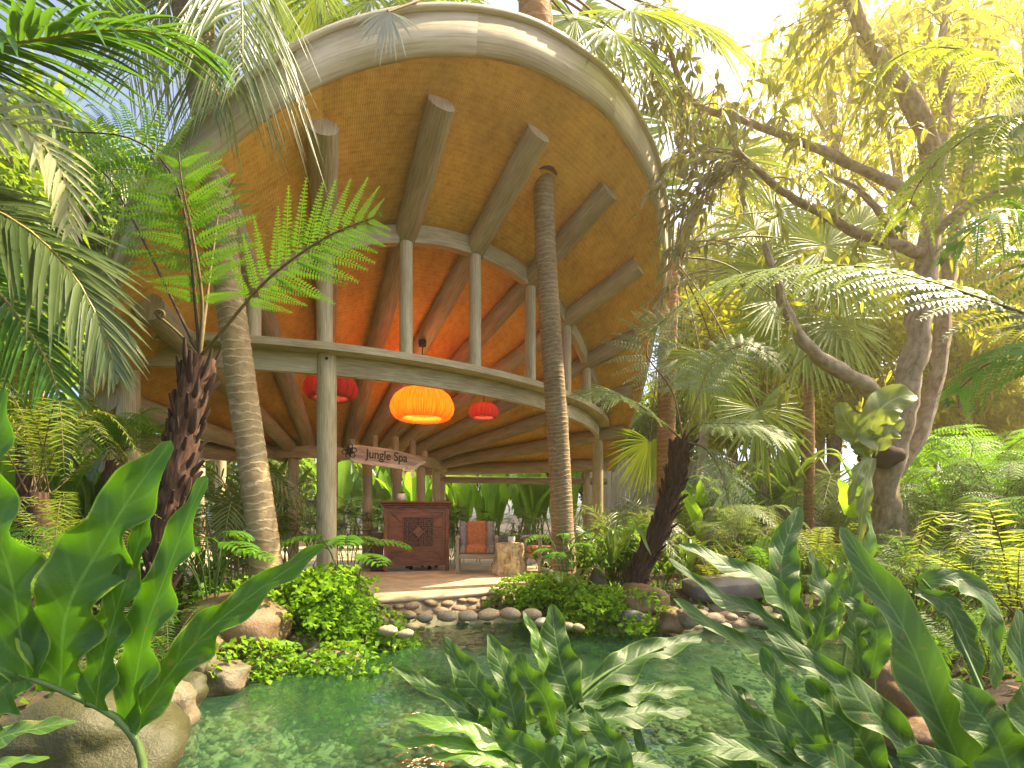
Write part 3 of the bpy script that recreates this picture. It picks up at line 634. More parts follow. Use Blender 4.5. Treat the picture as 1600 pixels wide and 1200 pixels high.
for q_ in ((0, 0, 7, 0), (0, 0, 0, 7), (1, 1, 3, 1), (1, 1, 1, 3), (3, 1, 3, 3), (1, 3, 2, 3), (2, 2, 2, 4), (2, 2, 4, 2), (4, 1, 4, 4), (1, 4, 4, 4), (5, 0, 5, 2), (0, 5, 2, 5), (5, 2, 7, 2), (2, 5, 2, 7), (5, 3, 5, 5), (3, 5, 5, 5), (6, 1, 6, 2), (1, 6, 2, 6), (6, 3, 6, 4), (3, 6, 4, 6), (5, 3, 6, 3), (3, 5, 3, 6), (4, 6, 4, 7), (6, 4, 7, 4)): fret(*q_)
for (i0, j0, i1, j1) in segs: b.box(D(fx0+(i0+i1)/2*cell, -.013, fz0+(j0+j1)/2*cell), ((i1-i0)*cell+.014, .018, (j1-j0)*cell+.014), da)
b.build('fretwork', M['redwood'], desk, smooth=False)
b = MB(); b.box(D(fx0+fw/2, -.03, fz0+fw/2), (.13, .02, .13), da, tilt=((0, 1, 0), math.pi/4)); b.box(D(fx0+fw/2, -.04, fz0+fw/2), (.06, .02, .06), da, tilt=((0, 1, 0), math.pi/4)); b.build('centre_diamond', M['redwood'], desk, smooth=False)
b = MB(); b.box(D(-.11, .34, FZ+.32), (.2, .5, .6), da, bev=.006); b.build('side_cabinet', M['darkred'], desk, smooth=False)
b = MB(); b.box(D(-.11, .085, FZ+.32), (.15, .012, .5), da); b.build('cabinet_door', M['darkred'], desk, smooth=False)
# office chair behind the desk, castors showing under it
oc = D(.62, .55, FZ); och = thing('office_chair', oc, 'black swivel chair tucked behind the carved desk, only its castors showing', 'chair')
b = MB()
for i in range(5):
    an = i*2*math.pi/5+.4; b.tube(np.array([[oc[0], oc[1], FZ+.09], [oc[0]+.26*math.cos(an), oc[1]+.26*math.sin(an), FZ+.065]]), .018, 6)
b.tube(np.array([[oc[0], oc[1], FZ+.07], [oc[0], oc[1], FZ+.42]]), .025, 8); b.build('star_base', M['black'], och)
for i in range(5):
    an = i*2*math.pi/5+.4; b = MB(); p = np.array([oc[0]+.26*math.cos(an), oc[1]+.26*math.sin(an), FZ+.032]); d = np.array([-math.sin(an), math.cos(an), 0])*.02; b.tube(np.array([p-d, p+d]), .032, 10); b.build('castor', M['black'], och)
b = MB(); b.box((oc[0], oc[1], FZ+.45), (.44, .42, .07), da, bev=.03); b.build('seat', M['char'], och); b = MB(); b.box((oc[0]+.06, oc[1]+.2, FZ+.68), (.4, .05, .36), da, bev=.02); b.build('backrest', M['char'], och)

def fabric_mat(name, c):
    m, nt, N, L, bs = newmat(name); o = tc(nt, 'Object'); sp = N.new('ShaderNodeSeparateXYZ'); L.new(o, sp.inputs[0])
    w = mth(nt, 'MULTIPLY', mth(nt, 'SINE', mth(nt, 'MULTIPLY', sp.outputs[0], 330)), mth(nt, 'SINE', mth(nt, 'MULTIPLY', sp.outputs[2], 330)))
    n = mth(nt, 'ADD', mth(nt, 'MULTIPLY', w, .12), ntex(nt, o, 25, 4))
    L.new(ramp(nt, n, [(.3, tuple(x*.7 for x in c)), (.7, tuple(min(1, x*1.25) for x in c))]), bs.inputs['Base Color']); bs.inputs['Roughness'].default_value = .95; bump(nt, bs, n, .4, .004); return m
M['orange'] = fabric_mat('terracotta_weave', (.42, .155, .06)); M['greyfab'] = fabric_mat('grey_weave', (.24, .225, .21))
def armchair(o, rot, label):
    t = thing('armchair', o, label, 'chair'); t.rotation_euler = (0, 0, rot)
    def part(name, mat, *bxs, bev=.01):
        b = MB()
        for bx in bxs: b.box(*bx[:2], 0, bev=bev, tilt=bx[2] if len(bx) > 2 else None)
        return b.build(name, mat, t, smooth=False, local=True)
    w = .30
    for x in (-w, w):
        part('leg', M['chairwood'], ((x, -.27, .27), (.05, .05, .54))); part('leg', M['chairwood'], ((x, .27, .25), (.05, .05, .5)))
        b = MB(); P = smooth_path(np.array([(x, -.33, .545), (x, -.2, .565), (x, .05, .56), (x, .3, .53)]), 8)
        for sgn in (1,): b.tube(P, .03, 8)
        b.build('armrest', M['chairwood'], t, local=True)
        part('rail', M['chairwood'], ((x, 0, .27), (.03, .5, .05)))
    part('front_rail', M['chairwood'], ((0, -.26, .265), (.56, .04, .075))); part('rear_rail', M['chairwood'], ((0, .26, .265), (.56, .04, .06)))
    part('seat_cushion', M['orange'], ((-.015, -.03, .365), (.335, .52, .13)), bev=.035)
    for q_ in (((-.232, -.03, .36), (.1, .51, .12)), ((.217, -.03, .36), (.125, .51, .12))): part('seat_border', M['greyfab'], q_, bev=.03)
    tl = ((1, 0, 0), -R(14))
    part('back_cushion', M['orange'], ((-.015, .24, .585), (.32, .1, .46), tl), bev=.03)
    for q_ in (((-.235, .24, .58), (.12, .09, .46), tl), ((.21, .24, .58), (.13, .09, .46), tl)): part('back_border', M['greyfab'], q_, bev=.03)
    part('back_frame', M['chairwood'], ((0, .31, .55), (.56, .03, .46), tl))
    return t
p = at(744, 896, 7.85); armchair((p[0], p[1]+.25, FZ), R(3), 'grey timber armchair with a terracotta centred cushion standing beside the carved desk')
p = at(846, 897, 7.75); armchair((p[0]+.12, p[1]+.2, FZ), R(-70), 'grey timber armchair with terracotta cushion turned sideways behind the palm trunk')
# burl root table
p = at(797, 899, 7.6); bt = thing('root_table', (p[0], p[1]+.1, FZ), 'gnarled pale driftwood root side table between the armchairs', 'table')
V, F = I4; out = []
for v in V:
    x, y, z = v; ang = math.atan2(y, x); k_ = 1+0.34*abs(math.sin(ang*4+z*2.6))*abs(math.sin(z*3.1+ang))+.22*mnoise.noise(Vector((x*3, y*3, z*2.2)))+.10*mnoise.fractal(Vector((x*7, y*7, z*5)), .8, 2, 3)
    rr_ = .17*(1.05-.22*z)*k_; rad = math.hypot(x, y)+1e-6; q = min(1, rad*1.7); out.append((x/rad*q*rr_, y/rad*q*rr_, .245+max(-.245, min(.235, z*.42))))
b = MB(); b.add(np.array(out)+np.array([p[0], p[1]+.1, FZ]), F)
M['burl'] = wood_mat('pale_burl', (.2, .12, .05), (.5, .37, .19), (.66, .54, .33), su=12, sv=12, bstr=.8)
m, nt, N, L, bs = newmat('pale_burl_root'); o3 = tc(nt, 'Object'); n = ntex(nt, o3, 9, 5, .6, .8)
L.new(ramp(nt, n, [(.3, (.2, .11, .04)), (.45, (.58, .44, .23)), (.7, (.76, .64, .4))]), bs.inputs['Base Color']); bs.inputs['Roughness'].default_value = .6; bump(nt, bs, n, .9, .03)
b.build('root', m, bt)
# flower pots
def orchid(o, pot_r, pot_h, stem_h, lean, nfl, label, name, leafmat='shrub'):
    t = thing(name, o, label, 'plant')
    b = MB(); b.lathe([(0, .0), (pot_r*.8, 0), (pot_r, pot_h*.5), (pot_r*.95, pot_h), (pot_r*.8, pot_h), (pot_r*.75, pot_h*.8), (0, pot_h*.8)][::1], (0, 0, 0), 20); b.build('pot', M['white'], t, local=True)
    for s_ in (0, 1):
        P = smooth_path([(0, 0, pot_h*.8), (lean*.2+.02*s_, 0, pot_h+stem_h*.5), (lean*.6, .02*s_, pot_h+stem_h*.95), (lean*1.1, 0, pot_h+stem_h*(1-.1*s_)), (lean*1.5, -.03, pot_h+stem_h*(.85-.1*s_))], 16)
        b = MB(); b.tube(P, .005, 5); b.build('stem', M['petiole'], t, local=True)
        for i in range(nfl//2):
            c = P[-1-i*2]+RNG.normal(0, .012, 3); b = MB(); an = np.arange(5)*2*math.pi/5+RNG.random()
            Dd = np.c_[np.cos(an), np.full(5, -.35), np.sin(an)]; leaflets(b, np.repeat([c], 5, 0), Dd, (0, -1, 0), .042, .04, 4, .1, 0); b.build('flower', M['petal'], t, local=True)
    for i in range(5):
        an = i*1.3+.4; b = MB(); leaflets(b, [(0, 0, pot_h*.9)], [(math.cos(an), math.sin(an), .9)], (0, 0, 1), .17, .055, 7, .3, .5); b.build('leaf', M['helico_dark'], t, local=True)
q = D(.28, .25, 0); orchid((q[0], q[1], FZ+DH+.108), .075, .13, .42, .12, 8, 'white orchid in a white pot standing on the carved desk', 'potted_orchid')
orchid((p[0]+.02, p[1]+.08, FZ+.478), .055, .1, .26, .06, 6, 'small white pot of sprigs standing on the gnarled root table', 'potted_flowers')

# ------------------------------------------------------------------ foliage generators
def frame(P, up):
    T = nz(np.gradient(P, axis=0)); S = nz(np.cross(T, np.broadcast_to(up, P.shape))); return T, S, np.cross(S, T)
def pinnate(mb, path, n, Lf, W, a0=65, a1=30, droop=.25, up=(0, 0, 1), s0=.12, lift=.15, mi=0, mr=1, rr=.012, k=4, prof=needle, fold=.35, sides=(-1, 1), jit=.12, sway=.03):
    """feather frond: leaflets along both sides of a rachis"""
    P = smooth_path(path, 60); T, S, Nn = frame(P, up); L = np.r_[0, np.cumsum(np.linalg.norm(np.diff(P, axis=0), axis=1))]
    mb.tube(P[::3], np.linspace(rr, rr*.25, len(P[::3])), 6, mi=mr, cap=False)
    for sd_ in sides:
        s = np.linspace(s0, 1, n)+RNG.normal(0, .15/n, n); s = np.clip(s, 0, 1); l = s*L[-1]; f = lambda A: np.stack([np.interp(l, L, A[:, q]) for q in range(3)], 1)
        B, t, S_, N_n = f(P), f(T), f(S), f(Nn); a = np.radians(a0+(a1-a0)*s)[:, None]*(1+RNG.normal(0, jit*.35, (n, 1)))
        D_ = t*np.cos(a)+S_*sd_*np.sin(a)+N_n*(lift+RNG.normal(0, jit*.6, (n, 1)))
        ln = np.array([Lf(x) for x in s])*(1+RNG.normal(0, .06, n)); leaflets(mb, B, D_, N_n, ln, W*np.clip(ln/ln.max(), .45, 1), k, fold, droop*(1+RNG.normal(0, .3, n)), prof, mi, np.clip(.5+RNG.normal(0, .25, n), 0, 1), sway=sway)
def bipinnate(mb, path, n, Lf, up=(0, 0, 1), a0=85, a1=45, s0=.25, droop=.2, lf=.05, nq=16, mi=0, mr=1, rr=.012, sides=(-1, 1), lift=.05, wr=.4):
    """tree-fern frond: pinnae that are themselves feathered"""
    P = smooth_path(path, 60); T, S, Nn = frame(P, up); L = np.r_[0, np.cumsum(np.linalg.norm(np.diff(P, axis=0), axis=1))]
    mb.tube(P[::3], np.linspace(rr, rr*.3, len(P[::3])), 6, mi=mr, cap=False)
    for sd_ in sides:
        s = np.linspace(s0, .995, n); l = s*L[-1]; f = lambda A: np.stack([np.interp(l, L, A[:, q]) for q in range(3)], 1)
        B, t, S_, N_n = f(P), f(T), f(S), f(Nn); a = np.radians(a0+(a1-a0)*s)[:, None]*(1+RNG.normal(0, .05, (n, 1)))
        D_ = nz(t*np.cos(a)+S_*sd_*np.sin(a)+N_n*(lift+RNG.normal(0, .06, (n, 1)))); ln = np.array([Lf(x) for x in s])*(1+RNG.normal(0, .05, n))
        q = np.linspace(.06, 1, nq); dz = np.array([0, 0, 1.])
        C = B[:, None]+D_[:, None]*(q[None]*ln[:, None])[..., None]-dz*(droop*ln)[:, None, None]*(q**2)[None, :, None]
        Dt = nz(D_[:, None]*ln[:, None, None]-dz*(2*droop*ln)[:, None, None]*q[None, :, None]); Nq = np.broadcast_to(N_n[:, None], Dt.shape); Sq = nz(np.cross(Dt, Nq))
        leaflets(mb, B, D_, N_n, ln, np.full(n, .006), 4, 0, droop, lambda x: np.ones_like(x), mr if mr != 1 else mi, .3)
        size = lf*(np.clip(ln/ln.max(), .4, 1))[:, None]*(np.clip(1.15-q, .12, 1)**.75*np.minimum(1, q*5+.4))[None]
        rn = np.repeat(np.clip(.5+RNG.normal(0, .22, n), 0, 1)[:, None], nq, 1)
        for s2 in (-1, 1):
            d2 = nz(Dt*.45+Sq*s2+dz*RNG.normal(-.05, .08, Dt.shape[:2])[..., None])
            diamonds(mb, C.reshape(-1, 3), d2.reshape(-1, 3), Nq.reshape(-1, 3), size.ravel(), size.ravel()*wr, mi, rn.ravel(), .1, .15)
def fan(mb, hub, axis, nrm, rad, n=36, spread=150, droop=.15, split=.55, mi=0, mr=1, petiole=None, pr=.012, jit=.05, rnd=None):
    """palmate leaf: pleated segments fused to part of their length"""
    axis = nz(np.asarray(axis, float)); nrm = nz(np.asarray(nrm, float)-axis*np.dot(nrm, axis)); sd_ = np.cross(axis, nrm)
    a = np.radians(np.linspace(-spread, spread, n)); da_ = np.radians(2*spread/n)
    D_ = axis[None]*np.cos(a)[:, None]+sd_[None]*np.sin(a)[:, None]+nrm[None]*(.10*np.abs(np.sin(a/2))[:, None]+RNG.normal(0, jit*.5, (n, 1)))
    ln = rad*(1-.28*(np.abs(a)/np.radians(180))**1.5)*(1+RNG.normal(0, jit, n))
    tw = math.tan(da_/2)*1.05
    pf = lambda s: np.where(s < split, s*tw*2, split*tw*2*np.clip((1-s)/(1-split), 0, 1)**.75)+.001
    leaflets(mb, np.repeat([hub], n, 0), D_, nrm, ln, ln, 9, .55, droop*(1+RNG.normal(0, .4, n)), pf, mi, np.clip((rnd if rnd is not None else .5)+RNG.normal(0, .14, n), 0, 1))
    if petiole is not None: mb.tube(smooth_path(petiole, 14), np.linspace(pr*1.5, pr*.8, 14), 6, mi=mr, cap=False)
def lobe(mb, path, hw, nrm, K=26, wave=.22, nw=3.2, b0=.55, tip=.6, mi=0, cup=.18, rnd=None, peak=.45, wm=.1):
    """wavy-edged leaf lobe or strap along a path"""
    P = smooth_path(path, K); T, S, Nn = frame(P, nrm); s = np.linspace(0, 1, K); ph = RNG.uniform(0, 6.28, 4)
    w = (b0+(1-b0)*np.clip(s/peak, 0, 1)**.8)*np.clip((1-s)/(1-peak*.9), 0, 1)**tip
    cols = np.array([-1, -.72, -.36, 0, .36, .72, 1.]); G = np.zeros((K, 7, 3)); uv = np.zeros((K, 7, 2))
    for j, c in enumerate(cols):
        e = abs(c); q = ph[0] if c < 0 else ph[1]
        ww = hw*w*(1+wm*e*np.sin(2*math.pi*nw*s+q)+.35*wm*e*np.sin(2*math.pi*nw*1.7*s+q*2))
        zz = hw*w*(wave*e**2*np.sin(2*math.pi*(nw+.6)*s+q+1.3)+cup*e*e+.05*np.sin(2*math.pi*2.1*s+ph[2]))
        G[:, j] = P+S*(c*ww)[:, None]+Nn*zz[:, None]; uv[:, j, 0] = c; uv[:, j, 1] = s
    mb.grid(G, uv, (RNG.random() if rnd is None else rnd), mi)
def crown(mb, blobs, n, L, W, hang=.4, mi=0, three=False, shell=.55):
    for bl in blobs:
        c, r = np.array(bl[:3]), np.array(bl[3] if np.ndim(bl[3]) else (bl[3],)*3); nn = int(n*(np.prod(r)**(2/3))/sum(np.prod(np.array(q[3] if np.ndim(q[3]) else (q[3],)*3))**(2/3) for q in blobs))
        nc = max(4, nn//28); cl = nz(RNG.normal(size=(nc, 3)))*(shell+(1-shell)*RNG.random((nc, 1)))*r+c
        i = RNG.integers(0, nc, nn); B = cl[i]+RNG.normal(0, .17, (nn, 3))*r.mean()
        D_ = nz(RNG.normal(size=(nn, 3))+(B-c)/r*.5-np.array([0, 0, hang*1.6])); Nn = nz(RNG.normal(size=(nn, 3))*.7+np.array([0, 0, 1]))
        ll = L*RNG.uniform(.65, 1.2, nn); rn = np.clip(.5+RNG.normal(0, .2, nc)[i]+RNG.normal(0, .12, nn), 0, 1)
        if three: leaflets(mb, B, D_, Nn, ll, W*ll/L, 4, .3, .2, lance, mi, rn)
        else: diamonds(mb, B, D_, Nn, ll, W*ll/L, mi, rn, .2, .12)
def limb(mb, path, r0, r1, n=9, rough=.12, mi=0, K=None):
    K = K or 26; P = smooth_path(path, K); P = P+RNG.normal(0, r0*.06, P.shape)
    sd_ = RNG.uniform(0, 9)
    def bf(m, c):
        A = np.array([[mnoise.noise(Vector((math.cos(j*2*math.pi/(c-1))*1.3+sd_, math.sin(j*2*math.pi/(c-1))*1.3, i*.55))) for j in range(c)] for i in range(m)]); return A*rough*2
    mb.tube(P, np.linspace(r0, r1, K), n, mi=mi, bump=bf)

# ------------------------------------------------------------------ palm trunks beside and through the pavilion
def palm_trunk(mb, pts, r0, r1, rings, flare=.35, n=16):
    P = smooth_path(pts, 40); L = np.linalg.norm(np.diff(P, axis=0), axis=1).sum(); K = int(L*rings*3.2); P = smooth_path(pts, K); s = np.linspace(0, 1, K)
    ph = s*L*rings*2*math.pi+np.cumsum(RNG.normal(0, .45, K)); r = r0+(r1-r0)*s; r = r*(1+flare*np.exp(-s*L/.35))*(1+.016*np.sin(ph)+RNG.normal(0, .004, K)); mb.tube(P, r, n)
def fan_palm_leaf(parent, base, hub, axis, nrm, rad, mat='fan', n=36, spread=140, droop=.2, pr=.012, name='frond', sag=.1, rnd=None):
    base, hub = np.array(base, float), np.array(hub, float); mid = (base+hub)/2+np.array([0, 0, sag]); b = MB()
    fan(b, hub, axis, nrm, rad, n, spread, droop, petiole=[base, mid, hub], pr=pr, rnd=rnd); b.build(name, [M[mat], M['brownstem']], parent)
TOC = np.array([0, -1., 0])
# left leaning trunk
pts = ats([(424, 935, 4.5), (410, 830, 4.45), (383, 640, 4.4), (357, 450, 4.35), (338, 290, 4.3), (318, 150, 4.25), (305, 40, 4.2), (296, -60, 4.15)]); pts[0][2] = .2
lp = thing('palm_tree', pts[0], 'leaning palm with a pale ringed trunk left of the thick front post', 'palm tree')
b = MB(); palm_trunk(b, pts, .125, .105, 11); b.build('trunk', M['palmtrunk'], lp)
b = MB(); P = smooth_path(pts[-4:], 20); b.tube(P[6:], np.linspace(.115, .16, 14), 14); b.build('crown_shaft', M['palmtrunk_dark'], lp)
cb = pts[-1]
for (x, y, Y, sx, sy, sY) in ((420, 60, 4.6, 360, -130, 4.4), (330, 170, 4.0, 320, -100, 4.1), (240, 60, 4.2, 270, -120, 4.2), (520, 40, 5.2, 420, -140, 4.8), (380, 120, 3.7, 350, -120, 3.9), (200, 130, 4.6, 240, -120, 4.4)):
    b = MB(); pinnate(b, [cb, at(sx, sy, sY), at((sx+x)/2+10, (sy+y)/2-30, (sY+Y)/2), at(x, y, Y)], 42, lambda s: .75*np.sin(np.pi*np.clip(s*.85+.12, 0, 1))**.6, .035, 60, 30, .75, rr=.016); b.build('frond', [M['coco_grey'], M['rachis']], lp)
# centre trunk through the roof
pts = ats([(882, 930, 6.75), (880, 850, 6.72), (873, 700, 6.6), (862, 540, 6.4), (852, 380, 6.15), (849, 262, 5.95), (846, 180, 5.85), (838, 60, 5.75), (834, -30, 5.7)]); pts[0][2] = .22
cp = thing('palm_tree', pts[0], 'straight ringed palm trunk that rises through a hole in the pavilion roof', 'palm tree')
b = MB(); palm_trunk(b, pts[:7], .15, .118, 17, .25); b.build('trunk', M['palmtrunk_dark'], cp)
b = MB(); c = pts[5]; b.lathe([(.10, c[2]-.10), (.165, c[2]-.12), (.175, c[2]+.0), (.15, c[2]+.14)], (c[0], c[1], 0), 20); b.build('roof_collar', M['fernbark'], cp)
b = MB(); P = smooth_path(pts[6:], 30); b.tube(P, .15+.05*np.sin(np.linspace(0, 3, 30)), 14, bump=lambda m_, c_: RNG.normal(0, .05, (m_, c_))); b.build('boot', M['palmtrunk_red'], cp)
hubs = [((580, 0, 5.2), (-.85, 0, -.4), 'fan', .75), ((505, -12, 5.6), (-.5, 0, -.8), 'fan', .85), ((640, 8, 5.4), (-.5, 0, -.3), 'fan', .7), ((606, 18, 4.15), (-.12, -.1, -1), 'fan_silver', .3), ((455, -20, 6.2), (-.3, 0, -.9), 'fan', .9), ((700, -10, 5.6), (-.4, 0, .2), 'fan', .9), ((960, 50, 5.7), (.75, 0, -.55), 'fan', .95), ((1010, 110, 6.4), (.7, .2, -.75), 'treeleaf_grey', .9), ((900, 30, 6.5), (.3, .1, -.9), 'fan', .9), ((1070, 30, 6.0), (.9, .1, -.2), 'fan', 1.0), ((780, -20, 6.3), (-.1, .2, .5), 'fan', .9), ((920, 90, 7.0), (.35, .2, -1), 'treeleaf_grey', .9), ((480, 10, 6.5), (-.8, .2, -.5), 'fan', 1.0), ((985, 20, 5.2), (.6, -.3, -.3), 'fan', .8), ((660, 5, 6.6), (-.5, .3, .1), 'fan', 1.0)]
for (h, ax_, mt, rad) in hubs:
    fan_palm_leaf(cp, pts[-1], at(*h), ax_, (0.1, -.75, .65), rad, mt, 38 if rad > .35 else 18, 135 if rad > .35 else 75, .35)
# russet-trunked fan palm right of the roof
pts = ats([(1040, 930, 8.8), (1040, 760, 8.8), (1042, 600, 8.8), (1046, 480, 8.8), (1050, 400, 8.8)]); pts[0][2] = gz(pts[0][0], pts[0][1])
fp = thing('fan_palm', pts[0], 'fan palm with a russet ringed trunk standing right beside the pavilion roof', 'palm tree')
b = MB(); palm_trunk(b, pts, .155, .15, 9, .2); b.build('trunk', M['palmtrunk_red'], fp)
top_p = pts[-1]
b = MB()
for i in range(14):
    an = i*2.4; p0 = top_p+np.array([.1*math.cos(an), .1*math.sin(an), -.35+.03*i]); b.tube(smooth_path([p0, p0+np.array([.08*math.cos(an), .08*math.sin(an), .3]), p0+np.array([.2*math.cos(an), .2*math.sin(an), .7])], 6), np.linspace(.035, .015, 6), 5)
b.build('leaf_bases', M['brownstem'], fp)
for (h, ax_, rad, mt, sp) in (((1095, 555, 8.4), (.1, -.1, -1), 1.0, 'fan', 120), ((1185, 640, 7.9), (.25, -.15, -.9), 1.0, 'fan', 125), ((1015, 690, 9.3), (-.1, .1, -.9), .9, 'fan', 120), ((1010, 300, 8.3), (-.35, -.1, .9), 1.25, 'fan', 120), ((1290, 385, 8.2), (.45, -.1, -.75), 1.3, 'fan', 140), ((1130, 250, 8.9), (.5, .1, .8), 1.2, 'fan', 120), ((1210, 330, 9.4), (.9, .2, .2), 1.2, 'fan', 130), ((1215, 470, 9.0), (.7, 0, -.6), 1.1, 'fan', 125), ((1130, 590, 9.8), (.4, .1, -.9), 1.0, 'fan', 125), ((1065, 200, 9.2), (.1, .1, 1), 1.2, 'fan', 120)):
    fan_palm_leaf(fp, top_p, at(*h), ax_, (0.1, -.9, .42), rad, mt, 46, sp, .2, sag=.25)

# ------------------------------------------------------------------ coconut palm whose trunk stands left of the frame
cpb = np.array([-4.6, 2.7, .3]); cop = thing('coconut_palm', cpb, 'coconut palm with long drooping feather fronds reaching in beside the pavilion roof', 'palm tree')
b = MB(); palm_trunk(b, [cpb, cpb+np.array([.1, 0, 2]), cpb+np.array([.2, 0, 3.6])], .16, .14, 10); b.build('trunk', M['palmtrunk'], cop); ch = cpb+np.array([.2, 0, 3.6])
def coco(path, L0, W, mat, n=70, droop=.5, up=(0, 0, 1), a0=70, a1=28, lift=.1, rr=.018, sway=.03):
    b = MB(); pinnate(b, path, n, lambda s: L0*np.sin(np.pi*np.clip(s*.8+.2, 0, 1))**.55, W*1.75, a0, a1, droop, up, rr=rr, k=6, lift=lift, s0=.15, sway=sway); b.build('frond', [M[mat], M['rachis']], cop)
coco([ch, at(-250, 60, 2.7), at(0, 68, 2.6), at(150, 48, 2.6), at(260, 55, 2.65), at(345, 95, 2.75)], .78, .042, 'coco', 84, .42, (0, -.45, 1))
coco([ch, at(-250, -40, 2.9), at(-60, -70, 2.9), at(80, -50, 3.0), at(200, -10, 3.1)], .75, .042, 'coco', 60, .5, (0, -.3, 1))
coco([ch, at(-200, 165, 2.4), at(0, 188, 2.35), at(55, 215, 2.35), at(100, 275, 2.35), at(112, 370, 2.4)], .42, .032, 'coco_pale', 54, .25, (.5, -.8, .35), 60, 25)
coco([ch, at(-200, 250, 3.0), at(0, 332, 3.0), at(95, 405, 3.0), at(150, 490, 3.0), at(185, 590, 3.05)], .62, .036, 'coco_grey', 66, .35, (.5, -.75, .4), 62, 22)
coco([ch, at(-180, 120, 4.0), at(0, 140, 4.2), at(120, 190, 4.3), at(210, 290, 4.4)], .8, .045, 'coco_grey', 56, .6, (.2, -.4, 1))
coco([ch, at(-200, 330, 3.6), at(-40, 420, 3.7), at(60, 540, 3.7), at(100, 640, 3.7)], .65, .036, 'coco', 56, .4, (.5, -.75, .4))

# ------------------------------------------------------------------ tree ferns
def fern_trunk(t, pts, r0, r1, nst=90):
    b = MB(); limb(b, pts, r0*.8, r1*.8, 12, .2); b.build('trunk', M['fernbark'], t)
    P = smooth_path(pts, 80); T = nz(np.gradient(P, axis=0)); b = MB()
    for i in range(nst):
        f = (i+RNG.random())/nst; j = int(f*76); an = i*2.399; a_ = nz(np.cross(T[j], (.3, .9, .1))); c_ = np.cross(T[j], a_); o = a_*math.cos(an)+c_*math.sin(an)
        r = r0+(r1-r0)*f; l = RNG.uniform(.12, .24)*(.6+.4*r0/.12); p0 = P[j]+o*r*.55
        b.tube(smooth_path([p0, p0+T[j]*l*.5+o*r*.35, p0+T[j]*l+o*r*RNG.uniform(.3, .85)], 5), np.array([.6, 1, .95, .8, .45])*RNG.uniform(.013, .024)*r0/.1, 5, rnd=RNG.random())
    b.build('frond_stubs', M['fernbark'], t)
def tfrond(t, path, n, Lp, mat='treefern', stem='darkstem', **kw):
    b = MB(); kw.setdefault('rr', .013); pw = kw.pop('pw', .55)
    bipinnate(b, path, n, lambda s: Lp*np.sin(np.pi*np.clip((s-kw.get('s0', .25))*.85/(1-kw.get('s0', .25))+.17, 0, 1))**pw, **kw); return b.build('frond', [M[mat], M[stem]], t)
pts = ats([(238, 960, 3.6), (250, 880, 3.6), (268, 790, 3.6), (287, 690, 3.58), (303, 600, 3.55), (312, 558, 3.55)]); pts[0][2] = .2
tf = thing('tree_fern', pts[0], 'tree fern with a shaggy brown trunk and bright green fronds before the leaning palm', 'tree fern')
fern_trunk(tf, pts, .1, .115, 110); tp = pts[-1]
tfrond(tf, [tp, at(305, 470, 3.5), at(292, 350, 3.45), at(262, 262, 3.4), at(200, 215, 3.35), at(90, 205, 3.35)], 17, .46, up=(0, -1, .35), s0=.42, lf=.06, droop=.25)
tfrond(tf, [tp, at(316, 470, 3.5), at(300, 360, 3.45), at(285, 290, 3.4), at(278, 225, 3.35)], 9, .46, stem='brownstem', up=(0, -1, .25), s0=.28, lf=.07, nq=20, droop=.12, a0=82, a1=60)
tfrond(tf, [tp, at(345, 520, 3.45), at(400, 455, 3.4), at(450, 410, 3.35), at(520, 365, 3.3), at(596, 335, 3.25)], 13, .46, stem='brownstem', up=(0, -1, .12), s0=.34, lf=.066, nq=20, droop=.05, a0=75, a1=35)
tfrond(tf, [tp, at(322, 480, 3.7), at(335, 380, 3.9), at(345, 320, 4.0), at(370, 270, 4.05)], 10, .4, stem='brownstem', up=(0, -1, .3), s0=.3, lf=.06)
tfrond(tf, [tp, at(270, 470, 3.8), at(200, 330, 4.0), at(150, 260, 4.1), at(60, 240, 4.2)], 20, .40, up=(.2, -.7, .6), s0=.35, lf=.055, droop=.3)
b = MB(); a_ = np.linspace(0, 4.3*math.pi, 40); rad = np.linspace(.035, .006, 40); cc = at(250, 492, 3.5)
cr = np.array([cc+np.array([-rad[i]*math.cos(a_[i]+.3), 0, rad[i]*math.sin(a_[i]+.3)]) for i in range(40)])
b.tube(np.vstack([smooth_path([tp, at(278, 520, 3.5), cr[0]], 12), cr[1:]]), np.linspace(.011, .005, 51), 6); b.build('crozier', M['brownstem'], tf)
# right tree fern with dark leaning trunk
pts = ats([(985, 925, 5.6), (1000, 890, 5.6), (1030, 830, 5.65), (1050, 770, 5.7), (1062, 710, 5.7), (1068, 690, 5.7)]); pts[0][2] = .25
tf2 = thing('tree_fern', pts[0], 'tree fern with a dark bent trunk and silvery fronds at the pond edge', 'tree fern')
fern_trunk(tf2, pts, .12, .12, 110); tp = pts[-1]
tfrond(tf2, [tp, at(1035, 660, 5.6), at(985, 625, 5.4), at(940, 612, 5.3), at(895, 618, 5.25)], 20, .5, 'fern_grey', 'brownstem', s0=.25, lf=.085, up=(0, -.5, 1), nq=14)
tfrond(tf2, [tp, at(1090, 665, 5.5), at(1140, 662, 5.3), at(1190, 668, 5.2), at(1240, 690, 5.1)], 18, .42, 'fern_grey', 'brownstem', s0=.25, lf=.08, up=(0, -.5, 1), nq=14)
tfrond(tf2, [tp, at(1050, 610, 5.9), at(1010, 550, 6.0), at(1040, 500, 6.2), at(1085, 480, 6.3)], 18, .55, 'fern_grey', 'brownstem', s0=.3, lf=.085, up=(0, -.8, .6), nq=14)
tfrond(tf2, [tp, at(1090, 620, 5.9), at(1120, 560, 6.2), at(1170, 540, 6.3), at(1230, 570, 6.4)], 18, .5, 'fern_grey', 'brownstem', s0=.3, lf=.08, up=(0, -.7, .6), nq=14)
